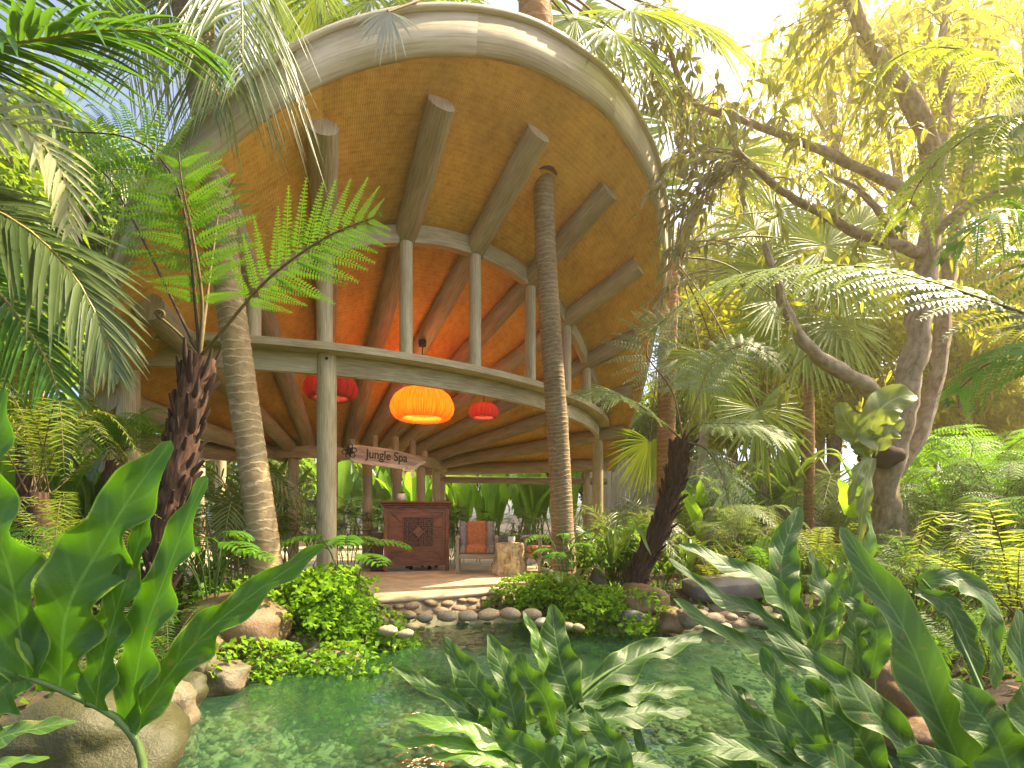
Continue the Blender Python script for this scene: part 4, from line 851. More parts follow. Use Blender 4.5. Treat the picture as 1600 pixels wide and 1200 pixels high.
tfrond(tf2, [tp, at(1100, 700, 5.4), at(1125, 735, 5.2), at(1140, 790, 5.0)], 14, .4, 'fern_grey', 'brownstem', s0=.3, lf=.07, up=(0.3, -.7, .6), nq=12)
# big tree fern standing right of the frame, its fronds hang in
tb = np.array([4.6, 2.7, .3]); tf3 = thing('tree_fern', tb, 'tree fern whose long arching fronds hang down in front of the branching tree', 'tree fern')
tp = tb+np.array([-.05, 0, 2.5]); fern_trunk(tf3, [tb, tb+np.array([0, .05, 1.3]), tp], .13, .12, 120)
tfrond(tf3, [tp, at(1720, 330, 2.85), at(1620, 150, 2.9), at(1520, 80, 3.0), at(1420, 80, 3.15), at(1340, 130, 3.3)], 24, .6, 'fern_lime', 'brownstem', s0=.2, nq=18, wr=.5, lf=.105, up=(0, -.5, 1), droop=.75, a0=70)
tfrond(tf3, [tp, at(1700, 350, 2.75), at(1600, 190, 2.8), at(1510, 215, 2.85), at(1440, 280, 2.95), at(1405, 360, 3.0)], 22, .55, 'fern_lime', 'brownstem', s0=.22, nq=18, wr=.5, lf=.1, up=(-.3, -.6, .8), droop=.7, a0=75)
tfrond(tf3, [tp, at(1700, 500, 2.8), at(1600, 490, 2.9), at(1480, 448, 3.2), at(1330, 415, 3.6), at(1180, 425, 4.0), at(1080, 465, 4.3), at(1005, 530, 4.5)], 30, .6, 'fern_grey', 'brownstem', s0=.25, nq=18, wr=.5, lf=.1, up=(0, -.55, 1), droop=.35, a0=80)
tfrond(tf3, [tp, at(1690, 420, 2.7), at(1600, 330, 2.6), at(1530, 350, 2.6), at(1470, 410, 2.7)], 22, .5, 'treefern', 'brownstem', s0=.2, nq=18, wr=.5, lf=.09, up=(-.2, -.6, .8), droop=.6)
tfrond(tf3, [tp, at(1700, 560, 2.6), at(1620, 540, 2.6), at(1540, 570, 2.7), at(1480, 630, 2.8)], 22, .5, 'treefern', 'brownstem', s0=.2, nq=18, wr=.5, lf=.09, up=(-.2, -.6, .8), droop=.5)

# ------------------------------------------------------------------ branching tree on the right with staghorn
pts = ats([(1385, 900, 6.6), (1382, 770, 6.6), (1398, 700, 6.55), (1420, 600, 6.5), (1437, 500, 6.5), (1450, 400, 6.45), (1462, 290, 6.4), (1445, 200, 6.3), (1395, 115, 6.2), (1345, 45, 6.1), (1325, -30, 6.0)]); pts[0][2] = gz(pts[0][0], pts[0][1])
bt_ = thing('branching_tree', pts[0], 'smooth grey brown tree with crooked spreading limbs and sunlit drooping leaves', 'tree')
b = MB(); limb(b, pts[:7], .175, .11, 14, .2, K=40); b.build('trunk', M['bark'], bt_)
LB = {}
def br(name, path, r0, r1, nm='branch'):
    b = MB(); limb(b, path, r0, r1, 9, .14); LB[name] = smooth_path(path, 30); return b.build(nm, M['bark'], bt_)
br('top', pts[6:], .12, .07)
br('second', ats([(1392, 745, 6.75), (1440, 670, 6.8), (1468, 560, 6.85), (1478, 450, 6.9), (1495, 350, 7.0), (1530, 200, 7.1), (1560, 60, 7.2)]), .115, .05, 'branch')
br('low', ats([(1385, 640, 6.5), (1355, 605, 6.35), (1290, 565, 6.2), (1258, 535, 6.1), (1240, 510, 6.1), (1222, 470, 6.05), (1210, 430, 6.0), (1195, 380, 6.0)]), .11, .035)
br('mid', ats([(1445, 400, 6.45), (1400, 383, 6.3), (1340, 365, 6.2), (1280, 330, 6.1), (1230, 305, 6.0), (1190, 270, 5.9), (1150, 235, 5.8)]), .075, .03)
br('upper', ats([(1455, 330, 6.4), (1410, 295, 6.5), (1340, 262, 6.5), (1280, 232, 6.5), (1220, 210, 6.5), (1150, 185, 6.4), (1090, 165, 6.3), (1060, 120, 6.2), (1035, 30, 6.1)]), .07, .025)
br('fork', ats([(1400, 383, 6.3), (1380, 340, 6.1), (1345, 300, 6.0), (1310, 280, 5.9)]), .045, .025)
br('right', ats([(1455, 370, 6.4), (1500, 330, 6.2), (1560, 300, 6.0), (1660, 280, 5.8)]), .06, .03)
br('high', ats([(1462, 280, 6.4), (1480, 180, 6.6), (1470, 80, 6.7), (1490, -40, 6.8)]), .08, .04)
tw = MB(); lv = MB(); gv = MB(); ALLP = np.vstack([LB[q_] for q_ in LB])
def twig(p0, p1, out, n, L, W):
    """drooping twig from a limb point with leaves set along it"""
    mid_ = (p0+p1)/2+np.array([0, 0, .12*np.linalg.norm(p1-p0)])+RNG.normal(0, .04, 3); P = smooth_path([p0, mid_, p1, p1+nz(p1-mid_)*.08+np.array([0, 0, -.14])], 14); tw.tube(P, np.linspace(.009, .003, 14), 4, cap=False)
    i = np.linspace(3, 13, n).astype(int); B = P[i]+RNG.normal(0, .02, (n, 3)); t_ = nz(np.gradient(P, axis=0))[i]
    D_ = nz(t_*.6+RNG.normal(0, .55, (n, 3))+np.array([0, 0, -.55])); leaflets(out, B, D_, nz(RNG.normal(size=(n, 3))+np.array([0, -.8, .5])), L*RNG.uniform(.45, 1.2, n), W*RNG.uniform(.7, 1.15, n), 5, .35, .08, lance, 0, None, sway=.12)
def spray(x, y, Y, r, m_, out, L, W, n=11):
    for _ in range(m_):
        p1 = at(x, y, Y)+RNG.normal(0, r*.62, 3); d = np.linalg.norm(ALLP-p1-np.array([0, 0, .25]), axis=1); j = np.argsort(d)[RNG.integers(0, 4)]; p0 = ALLP[j]
        if np.linalg.norm(p1-p0) > 1.1: p0 = p1+nz(p0-p1)*.8
        twig(p0, p1, out, n, L, W)
for nm, m_ in (('top', 22), ('second', 20), ('upper', 20), ('high', 22), ('right', 12), ('mid', 10), ('fork', 7), ('low', 5)):
    P_ = LB[nm]
    for _ in range(m_):
        p0 = P_[RNG.integers(8, 30)]; twig(p0, p0+RNG.normal(0, .3, 3)+np.array([0, 0, -.05]), lv, 11, .21, .058)
for (x, y, Y, r, m_) in ((1230, 90, 6.6, .5, 12), (1330, 170, 6.8, .6, 14), (1180, 120, 6.9, .5, 10), (1420, 60, 6.3, .6, 14), (1540, 60, 6.5, .7, 16), (1560, 200, 6.7, .6, 14), (1290, 30, 6.4, .5, 10), (1250, 200, 6.3, .5, 8), (1400, 200, 6.9, .6, 10)): spray(x, y, Y, r, m_, lv, .21, .058)
for (x, y, Y, r, m_) in ((1040, 150, 6.1, .3, 6), (1060, 220, 6.0, .35, 8), (1110, 210, 6.0, .35, 7), (1035, 330, 5.9, .25, 7), (1060, 400, 5.9, .22, 5), (1045, 280, 5.9, .28, 6), (1090, 290, 5.9, .3, 6), (1140, 260, 5.9, .3, 6), (1040, 455, 5.9, .15, 3), (960, 70, 6.0, .4, 5), (1010, 60, 6.1, .4, 6), (1160, 200, 5.9, .3, 5)): spray(x, y, Y, r, m_, gv, .2, .055, 10)
tag(tw.build('twigs', M['bark'], bt_), kind='stuff'); lv.build('crown', M['treeleaf'], bt_); gv.build('hanging_leaves', M['treeleaf_grey'], bt_)
for p in ([LB['upper'][24], at(1062, 220, 6.0), at(1050, 300, 5.9), at(1045, 380, 5.9), at(1052, 455, 5.9)], [LB['upper'][22], at(1110, 240, 6.0), at(1095, 310, 5.9)], [LB['mid'][26], at(1150, 250, 5.9), at(1140, 290, 5.9)]): b = MB(); b.tube(smooth_path(p, 16), np.linspace(.014, .005, 16), 5); b.build('hanging_stem', M['bark'], bt_)
# staghorn fern
so = at(1368, 700, 6.3); sg = thing('staghorn_fern', so, 'pale staghorn fern with cupped shield fronds growing on the branching tree trunk', 'fern')
b = MB(); V, F = rock_shape(I3, 5, .25, 1.6, .1); b.add(V*np.array([.26, .2, .16])+at(1378, 712, 6.42), F); b.build('root_ball', M['fernbark'], sg)
for path, hw, n_ in (([(1365, 705, 6.15), (1340, 680, 6.05), (1318, 650, 6.0), (1312, 628, 6.0)], 34, (-.4, -1, .3)), ([(1370, 705, 6.1), (1362, 670, 5.95), (1375, 640, 5.9), (1405, 620, 5.9), (1432, 618, 5.95)], 40, (.1, -1, .4)), ([(1375, 705, 6.1), (1385, 680, 6.0), (1398, 660, 6.0), (1400, 645, 6.05)], 26, (.3, -1, .2)), ([(1360, 710, 6.1), (1350, 690, 6.0), (1345, 665, 5.95)], 30, (-.1, -1, .2)), ([(1350, 715, 6.1), (1330, 760, 6.0), (1318, 800, 6.0), (1310, 845, 6.0)], 16, (-.3, -1, .2)), ([(1362, 715, 6.1), (1352, 770, 5.95), (1345, 820, 5.9), (1340, 870, 5.9)], 15, (.2, -1, .2)), ([(1355, 715, 6.0), (1340, 740, 5.9), (1325, 790, 5.9)], 14, (.2, -1, .1))):
    if hw == 16: continue
    b = MB(); lobe(b, ats(path), hw*.78*6/800, n_, 22, .3, 2.2, .5, .5); b.build('frond', M['staghorn'] if path[-1][1] < 750 else M['deadleaf'] if hw == 16 else M['staghorn'], sg)

# ------------------------------------------------------------------ foreground philodendrons
def philo(base, label, leaves, wm=.2):
    """leaves: list of (material, midrib path, [(lobe path, half width px, normal, wave)])"""
    t = thing('philodendron', base, label, 'plant')
    for mat, mid, lobes in leaves:
        b = MB()
        for lb in lobes:
            p, hw, n_ = lb[:3]; wv = lb[3] if len(lb) > 3 else .22; Y = np.mean([q[2] for q in p])
            lobe(b, ats(p), hw*(.84 if mat == 'philo_big' else .76)*Y/800, n_, 44, wv*1.25, RNG.uniform(3.2, 4.2) if mat == 'philo_big' else RNG.uniform(1.9, 2.9), lb[4]*.8 if len(lb) > 4 else .48, .45, peak=.4, wm=.24 if mat == 'philo_big' else .2)
        lf = b.build('leaf', M[mat], t)
        b = MB(); P = smooth_path(np.vstack([[np.array(base, float)], ats(mid)]) if mid[0][1] > 1180 else ats(mid), 24); b.tube(P, np.linspace(.013, .004, 24), 7); b.build('petiole', M['petiole'], lf)
    return t
C_ = (0, -1, .25)
philo((-.72, .95, .15), 'very large backlit lobed leaf plant in front of the shaggy tree fern trunk', [
 ('philo_big', [(225, 1250, 1.0), (200, 1140, 1.0), (110, 1085, .98), (0, 1043, .95), (-90, 1010, .92)], [
  ([(45, 1060, .96), (15, 900, .95), (-20, 750, .95), (8, 605, .96)], 54, (.1, -1, .1), .2, .8),
  ([(92, 1082, .975), (105, 960, .97), (170, 830, .98), (268, 688, 1.0)], 66, (.15, -1, .1), .2, .8),
  ([(150, 1108, .985), (165, 1010, .98), (200, 900, .985), (232, 800, 1.0)], 34, (.0, -1, .1), .15, .95),
  ([(196, 1140, 1.0), (222, 1010, .995), (265, 880, 1.0), (322, 742, 1.02)], 44, (-.2, -1, .1), .2, .75),
  ([(204, 1140, 1.0), (300, 1010, 1.02), (400, 925, 1.05), (508, 850, 1.08)], 33, (.55, -.7, .5), .22, .7),
  ([(30, 1052, .96), (-40, 1120, .93), (-90, 1190, .9)], 60, (0, -1, .2), .1, .8)]),
 ('philo', [(-60, 1230, 1.2), (-30, 1180, 1.2), (20, 1150, 1.2)], [([(-60, 1175, 1.2), (10, 1150, 1.2), (70, 1135, 1.22), (122, 1128, 1.25)], 30, (0, -.5, 1), .2)]),
 ('philo_pale', [(-40, 1250, 1.3), (-20, 1220, 1.3), (0, 1200, 1.3)], [([(-60, 1215, 1.3), (0, 1195, 1.3), (40, 1188, 1.3), (78, 1185, 1.3)], 16, (0, -.5, 1), .25)]),
 ('philo_pale', [(-60, 1060, 1.9), (-10, 960, 1.9), (10, 890, 1.9)], [([(-10, 985, 1.9), (5, 900, 1.9), (12, 830, 1.9)], 14, (.4, -1, .2), .25), ([(10, 985, 2.0), (35, 940, 2.0), (62, 900, 2.0)], 12, (0, -1, .3), .25)]),
])
philo((.13, 1.72, .1), 'glossy lobed philodendron rising from the near bank in the middle of the pond view', [
 ('philo', [(850, 1290, 1.8), (845, 1190, 1.8), (890, 1105, 1.85), (950, 1050, 1.95), (1040, 1010, 2.05)], [
  ([(890, 1108, 1.85), (960, 1050, 1.95), (1030, 1012, 2.05), (1097, 998, 2.15)], 34, (.1, -.6, .9), .3),
  ([(900, 1110, 1.85), (880, 1050, 1.85), (868, 1000, 1.88), (862, 943, 1.92)], 38, (.2, -1, .35), .25),
  ([(905, 1100, 1.85), (970, 1085, 1.9), (1030, 1080, 1.95), (1085, 1076, 2.0)], 26, (0, -.5, 1), .3),
  ([(890, 1130, 1.8), (960, 1120, 1.82), (1020, 1112, 1.86), (1080, 1112, 1.9)], 30, (0, -.6, .9), .25),
  ([(868, 1150, 1.8), (850, 1090, 1.78), (826, 1060, 1.78), (812, 1020, 1.8)], 34, (-.3, -1, .3), .25)]),
 ('philo', [(840, 1290, 1.8), (830, 1200, 1.8), (780, 1120, 1.85), (730, 1050, 1.9)], [
  ([(800, 1160, 1.8), (765, 1100, 1.85), (725, 1050, 1.88), (695, 995, 1.92)], 34, (.1, -1, .35), .28),
  ([(815, 1170, 1.8), (800, 1100, 1.82), (785, 1050, 1.85), (762, 990, 1.9)], 28, (.3, -1, .3), .28),
  ([(810, 1180, 1.8), (750, 1125, 1.82), (680, 1080, 1.86), (612, 1040, 1.9)], 20, (0, -.7, .8), .4),
  ([(790, 1190, 1.78), (770, 1130, 1.78), (750, 1090, 1.8)], 34, (-.1, -1, .3), .2)]),
 ('philo_pale', [(830, 1290, 1.75), (820, 1215, 1.75), (760, 1170, 1.72), (700, 1150, 1.7)], [
  ([(815, 1185, 1.75), (750, 1150, 1.72), (690, 1130, 1.7), (630, 1122, 1.72)], 24, (0, -.5, 1), .2),
  ([(815, 1200, 1.72), (750, 1172, 1.7), (690, 1160, 1.68), (610, 1163, 1.68)], 20, (0, -.5, 1), .22),
  ([(820, 1215, 1.7), (770, 1190, 1.68), (730, 1180, 1.66), (672, 1182, 1.66)], 22, (0, -.5, 1), .2)]),
 ('philo', [(860, 1290, 1.7), (880, 1230, 1.68), (930, 1180, 1.66)], [
  ([(985, 1250, 1.6), (965, 1180, 1.62), (940, 1140, 1.64), (912, 1102, 1.66)], 28, (.1, -1, .3), .25),
  ([(880, 1230, 1.6), (840, 1180, 1.6), (800, 1160, 1.62), (770, 1120, 1.64)], 34, (-.2, -1, .4), .25),
  ([(880, 1250, 1.6), (900, 1190, 1.6), (890, 1150, 1.62), (870, 1110, 1.64)], 30, (.2, -1, .4), .25)]),
 ('philo', [(870, 1300, 1.7), (940, 1230, 1.75), (1000, 1190, 1.8)], [
  ([(1005, 1260, 1.8), (1008, 1200, 1.8), (1000, 1160, 1.82), (990, 1128, 1.85)], 16, (.1, -1, .3), .25),
  ([(870, 1260, 1.7), (930, 1210, 1.72), (985, 1190, 1.75), (1050, 1200, 1.8)], 28, (0, -.6, 1), .25),
  ([(850, 1260, 1.75), (780, 1230, 1.75), (720, 1215, 1.75), (660, 1215, 1.75)], 30, (0, -.6, 1), .25)]),
 ('philo_pale', [(850, 1290, 1.9), (830, 1190, 1.95), (790, 1060, 2.05)], [([(830, 1130, 1.95), (805, 1070, 2.0), (790, 1030, 2.02), (768, 1000, 2.05)], 22, (.1, -1, .3), .25), ([(860, 1100, 1.98), (850, 1040, 2.02), (838, 1000, 2.05), (818, 955, 2.1)], 16, (.3, -1, .3), .3)]),
])
philo((.98, 1.42, .15), 'broad thicket of large glossy wavy philodendron leaves with one tall upright blade', [
 ('philo', [(1560, 1320, 1.25), (1505, 1200, 1.3), (1450, 1080, 1.35), (1390, 950, 1.4)], [
  ([(1530, 1260, 1.28), (1470, 1120, 1.32), (1405, 970, 1.38), (1312, 822, 1.45)], 50, (-.15, -1, .25), .12, .8)]),
 ('philo', [(1340, 1320, 1.6), (1300, 1180, 1.6), (1260, 1000, 1.65)], [
  ([(1258, 1000, 1.66), (1225, 930, 1.68), (1222, 870, 1.72), (1248, 792, 1.78)], 36, (-.2, -1, .35), .25),
  ([(1262, 1000, 1.64), (1200, 915, 1.62), (1130, 880, 1.62), (1060, 850, 1.65)], 30, (.1, -.8, .7), .22),
  ([(1255, 1010, 1.62), (1190, 960, 1.6), (1120, 930, 1.58), (1045, 872, 1.6)], 22, (.1, -.8, .7), .28),
  ([(1270, 1020, 1.62), (1290, 940, 1.62), (1275, 900, 1.64), (1268, 860, 1.66)], 30, (.3, -1, .3), .25),
  ([(1280, 1060, 1.6), (1210, 1030, 1.58), (1140, 995, 1.56), (1052, 935, 1.56)], 24, (0, -.8, .7), .3)]),
 ('philo', [(1420, 1320, 1.4), (1400, 1220, 1.42), (1330, 1100, 1.45)], [
  ([(1470, 1230, 1.36), (1400, 1150, 1.4), (1310, 1065, 1.44), (1195, 985, 1.5)], 42, (.1, -.9, .5), .3, .8),
  ([(1380, 1230, 1.4), (1340, 1150, 1.42), (1300, 1110, 1.44), (1260, 1060, 1.48)], 44, (0, -1, .4), .25),
  ([(1330, 1230, 1.42), (1250, 1130, 1.45), (1210, 1060, 1.5), (1190, 1010, 1.54)], 32, (-.2, -1, .3), .25),
  ([(1300, 1240, 1.4), (1220, 1160, 1.42), (1160, 1110, 1.45), (1110, 1040, 1.5)], 28, (0, -1, .4), .28),
  ([(1300, 1220, 1.4), (1200, 1180, 1.4), (1120, 1165, 1.4), (1038, 1172, 1.42)], 30, (0, -.7, .9), .22),
  ([(1240, 1250, 1.4), (1190, 1150, 1.5), (1170, 1100, 1.58), (1130, 1070, 1.66)], 34, (.3, -1, .3), .2)]),
 ('philo', [(1600, 1330, 1.3), (1580, 1200, 1.35), (1480, 960, 1.6), (1440, 905, 1.65)], [
  ([(1435, 912, 1.66), (1500, 905, 1.62), (1545, 960, 1.58), (1555, 1078, 1.55)], 32, (.3, -1, .5), .2, .5),
  ([(1430, 925, 1.64), (1480, 945, 1.6), (1510, 1000, 1.56), (1530, 1082, 1.54)], 26, (-.1, -1, .5), .25, .5)]),
 ('philo', [(1620, 1330, 1.2), (1590, 1200, 1.25), (1570, 1100, 1.3)], [
  ([(1600, 1260, 1.2), (1560, 1160, 1.24), (1520, 1100, 1.28), (1490, 1060, 1.32)], 55, (-.2, -1, .3), .15),
  ([(1640, 1260, 1.2), (1620, 1140, 1.22), (1600, 1040, 1.26), (1590, 950, 1.3)], 48, (.1, -1, .3), .2),
  ([(1560, 1290, 1.2), (1500, 1220, 1.22), (1460, 1190, 1.24), (1400, 1180, 1.28)], 40, (0, -1, .5), .2)]),
 ('philo', [(1380, 1330, 1.7), (1370, 1150, 1.75), (1360, 960, 1.8)], [
  ([(1345, 1060, 1.72), (1335, 980, 1.74), (1330, 930, 1.76), (1345, 860, 1.78)], 30, (.2, -1, .3), .25),
  ([(1360, 1060, 1.72), (1370, 990, 1.72), (1345, 950, 1.74), (1310, 935, 1.76)], 26, (-.2, -1, .4), .25)]),
 ('philo_pale', [(1300, 1330, 1.8), (1310, 1100, 1.85), (1340, 900, 1.95)], [
  ([(1325, 940, 1.9), (1345, 890, 1.92), (1360, 840, 1.94), (1355, 800, 1.96)], 18, (.3, -1, .3), .3), ([(1300, 1000, 1.88), (1300, 930, 1.9), (1318, 880, 1.92)], 22, (-.3, -1, .3), .3)]),
 ('philo', [(1280, 1330, 1.5), (1240, 1240, 1.5), (1180, 1190, 1.5)], [
  ([(1260, 1270, 1.4), (1180, 1215, 1.4), (1120, 1200, 1.42), (1060, 1215, 1.44)], 34, (0, -.7, .9), .22), ([(1380, 1290, 1.3), (1330, 1220, 1.32), (1290, 1185, 1.34), (1240, 1170, 1.36)], 42, (0, -1, .5), .2)]),
])

# ------------------------------------------------------------------ plant library (meshes shared by copies)
LIB = {}
def lib(name, fn, mats):
    b = MB(); fn(b); me = b.mesh(name)
    for m_ in mats: me.materials.append(M[m_])
    LIB[name] = me
def arch(L_, rise, dr, side=0):
    return [(0, 0, 0), (side*.2*L_, .25*L_, rise*.55*L_), (side*.5*L_, .6*L_, rise*L_-dr*.18*L_), (side*L_, L_, rise*L_-dr*.75*L_)]
for k_, mt in (('lime', 'fern_lime'), ('deep', 'fern_deep'), ('green', 'treefern'), ('grey', 'fern_grey')):
    for v in range(3):
        lib(f'sword_{k_}_{v}', lambda b: pinnate(b, arch(1, .75+.1*v, .55+.2*v, .08*(v-1)), 34, lambda s: .15*np.sin(np.pi*np.clip(s*.86+.12, 0, 1))**.7, .024, 85, 60, .15, rr=.007, k=3, lift=.05), [mt, 'brownstem'])
    for v in range(2):
        lib(f'lace_{k_}_{v}', lambda b: bipinnate(b, arch(1, .6+.12*v, .5+.3*v, .1*(v-.5)), 16, lambda s: .3*np.sin(np.pi*np.clip(s*.8+.18, 0, 1))**.7, s0=.18, lf=.055, nq=9, rr=.007, droop=.3, wr=.5), [mt, 'brownstem'])
for v in range(2):
    lib(f'cycad_{v}', lambda b: pinnate(b, arch(1, .7, .5+.3*v), 44, lambda s: .2*np.sin(np.pi*np.clip(s*.85+.13, 0, 1))**.6, .02, 75, 40, .08, rr=.009, k=3, lift=.2, prof=needle), ['fern_deep', 'brownstem'])
    lib(f'areca_{v}', lambda b: pinnate(b, arch(1, .95, .6+.3*v), 30, lambda s: .3*np.sin(np.pi*np.clip(s*.8+.18, 0, 1))**.6, .03, 60, 30, .3, rr=.009, k=4, lift=.15), ['coco_grey' if v else 'coco', 'rachis'])
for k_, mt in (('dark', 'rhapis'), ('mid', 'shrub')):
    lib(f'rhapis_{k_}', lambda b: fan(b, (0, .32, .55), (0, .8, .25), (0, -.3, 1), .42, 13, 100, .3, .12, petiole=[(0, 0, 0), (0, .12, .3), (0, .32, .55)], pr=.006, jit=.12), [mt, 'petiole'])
for k_, mt in (('bright', 'helico'), ('dark', 'helico_dark')):
    def hl(b):
        lobe(b, [(0, 0, .45), (0, .02, .75), (.0, .1, 1.1), (0, .28, 1.4)], .13, (0, -1, .2), 22, .06, 2.5, .3, .6, cup=.3); b.tube(smooth_path([(0, 0, 0), (0, 0, .3), (0, 0, .5)], 6), .012, 6, mi=1, cap=False)
    lib(f'heliconia_{k_}', hl, [mt, 'petiole'])
lib('nest_leaf', lambda b: lobe(b, arch(1, .8, .6), .085, (0, -.4, 1), 22, .25, 3.5, .35, .7, cup=.3), ['nest'])
def mh(b):
    for i in range(7):
        s_ = (i+1)/7; p0 = np.array([0, .5*s_, .25*s_-.42*s_**2])
        for sd_ in (-1, 1):
            m_ = 9; q = np.linspace(.08, 1, m_)[:, None]; B = p0+q*np.array([sd_*.16*(1.15-s_*.7), .07, -.03]); diamonds(b, B+RNG.normal(0, .012, B.shape), nz(RNG.normal(0, .5, B.shape)+np.array([sd_*.6, .5, -.2])), nz(RNG.normal(0, .4, B.shape)+np.array([0, -.5, 1])), .044, .042, 0, None, .1, .2)
    b.tube(smooth_path([(0, 0, 0), (0, .25, .02), (0, .5, -.17)], 6), .002, 3, mi=1, cap=False)
lib('maiden_frond', mh, ['maiden', 'darkstem'])
def sh(b):
    b.tube(smooth_path([(0, 0, 0), (.02, .05, .3), (.0, .12, .6)], 6), .006, 4, mi=1, cap=False)
    n = 22; s_ = RNG.random(n); B = np.c_[np.zeros(n), .12*s_, .1+.5*s_]; leaflets(b, B, nz(RNG.normal(0, .8, (n, 3))+np.array([0, 0, .5])), (0, 0, 1), .16, .05, 4, .3, .25)
lib('shrub_stem', sh, ['shrub', 'darkstem'])
def sh2(b):
    b.tube(smooth_path([(0, 0, 0), (.02, .05, .25), (.0, .12, .5)], 6), .006, 4, mi=1, cap=False)
    n = 30; s_ = RNG.random(n); B = np.c_[np.zeros(n), .12*s_, .1+.42*s_]; leaflets(b, B, nz(RNG.normal(0, .8, (n, 3))+np.array([0, 0, .5])), (0, 0, 1), .1, .045, 4, .3, .2)
lib('lime_stem', sh2, ['maiden', 'darkstem'])
SMALL = 0
def plant(name, x, y, z, label, cat, kinds, n, size, tilt=(-.35, .35), part='frond', group=None, spread=.05, full=1.0, az0=None, vary=.25, up=0):
    t = thing(name, (x, y, z), label, cat, group)
    for i in range(n):
        az = (i+random.random()*.7)*2*math.pi*full/n+(az0 if az0 is not None else 0); s_ = size*random.uniform(1-vary, 1+vary*.6)
        Mx = Matrix.Translation((random.gauss(0, spread), random.gauss(0, spread), random.uniform(0, up))) @ Matrix.Rotation(az, 4, 'Z') @ Matrix.Rotation(random.uniform(*tilt), 4, 'X') @ Matrix.Scale(s_, 4)
        link(part, LIB[random.choice(kinds)], t, Mx)
    return t
def gp(px, Y): x = (px-800)/800*Y; return x, Y, gz(x, Y)-.02
SW = {k_: [f'sword_{k_}_{v}' for v in range(3)] for k_ in ('lime', 'deep', 'green', 'grey')}
LC = {k_: [f'lace_{k_}_{v}' for v in range(2)] for k_ in ('lime', 'deep', 'green', 'grey')}
G1 = 'ferns under the branching tree'
# ferns on the right bank
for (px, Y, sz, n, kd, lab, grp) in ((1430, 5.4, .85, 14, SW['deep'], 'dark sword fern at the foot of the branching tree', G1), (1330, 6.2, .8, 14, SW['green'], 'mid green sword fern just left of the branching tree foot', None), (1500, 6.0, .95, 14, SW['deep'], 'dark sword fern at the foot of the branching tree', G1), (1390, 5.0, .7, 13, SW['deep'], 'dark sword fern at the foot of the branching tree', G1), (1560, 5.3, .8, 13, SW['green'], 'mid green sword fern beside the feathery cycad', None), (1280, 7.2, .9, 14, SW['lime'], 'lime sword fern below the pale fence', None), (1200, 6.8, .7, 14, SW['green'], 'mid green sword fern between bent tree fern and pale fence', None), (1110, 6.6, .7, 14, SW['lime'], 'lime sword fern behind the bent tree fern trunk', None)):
    x, y, z = gp(px, Y); plant('sword_fern', x, y, z, lab, 'fern', kd, n, sz, group=grp)
G2 = 'lacy ferns on the right slope'
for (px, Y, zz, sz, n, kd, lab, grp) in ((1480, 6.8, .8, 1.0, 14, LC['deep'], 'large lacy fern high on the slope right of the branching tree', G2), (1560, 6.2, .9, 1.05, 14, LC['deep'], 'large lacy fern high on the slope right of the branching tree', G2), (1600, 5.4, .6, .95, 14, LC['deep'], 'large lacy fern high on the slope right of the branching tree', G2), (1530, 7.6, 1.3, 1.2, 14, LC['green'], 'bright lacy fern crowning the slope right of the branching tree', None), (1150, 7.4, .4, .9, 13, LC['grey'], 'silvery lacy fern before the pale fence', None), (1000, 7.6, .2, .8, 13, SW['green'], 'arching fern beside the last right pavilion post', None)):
    x, y, z = gp(px, Y); t = plant('lacy_fern', x, y, z+zz, lab, 'fern', kd, n, sz, group=grp)
    b = MB(); limb(b, [(x, y, z-.05), (x+.03, y, z+zz*.5), (x, y, z+zz)], .07, .06, 8, .2, K=8); b.build('trunk', M['fernbark'], t)
for (px, Y, sz, lab) in ((1600, 3.6, .95, 'feathery cycad with long lime fronds behind the tall philodendron blade'), (1470, 4.5, .75, 'deep green cycad between the pond rocks and the dark ferns')):
    x, y, z = gp(px, Y); plant('cycad', x, y, z+.15, lab, 'cycad', SW['lime'] if px == 1600 else ['cycad_0', 'cycad_1'], 14, sz, tilt=(-.45, .2))
# around the right pavilion post
for (px, Y, sz, n, kd, nm, lab, tl) in ((960, 7.4, 1.0, 9, ['areca_0', 'areca_1'], 'areca_palm', 'young areca palm clump by the last right pavilion post', (-.2, .45)), (1000, 8.2, 1.1, 9, ['areca_1'], 'areca_palm', 'pale young areca palm in front of the pale fence', (-.2, .45))):
    x, y, z = gp(px, Y); plant(nm, x, y, z, lab, 'palm', kd, n, sz, tl)
for (px, Y, n, lab) in ((985, 6.7, 26, 'dense dark leafy shrub behind the bent tree fern trunk'), (945, 7.0, 22, 'dense dark leafy shrub at the foot of the right pavilion post'), (900, 7.6, 20, 'dense dark leafy shrub right behind the straight palm trunk')):
    x, y, z = gp(px, Y); plant('leafy_shrub', x, y, z, lab, 'shrub', ['shrub_stem'], n, .95, (-.5, .2), 'stem', spread=.22)
for (px, Y, sz, n, kd, nm, lab, tl) in ((1075, 10.2, 1.5, 11, ['areca_0', 'areca_1'], 'areca_palm', 'areca palm right behind the russet fan palm trunk', (-.2, .45)), (1170, 11.0, 1.5, 12, ['areca_0'], 'areca_palm', 'tall areca palm hiding the fence behind the silvery fern', (-.2, .45)), (1310, 10.0, 1.5, 12, ['areca_1'], 'areca_palm', 'tall pale areca palm left of the branching tree trunk', (-.2, .45)), (1460, 9.0, 1.5, 12, ['areca_0'], 'areca_palm', 'tall areca palm behind the branching tree trunk', (-.2, .45))):
    x, y, z = gp(px, Y); plant(nm, x, y, z, lab, 'palm', kd, n, sz, tl)
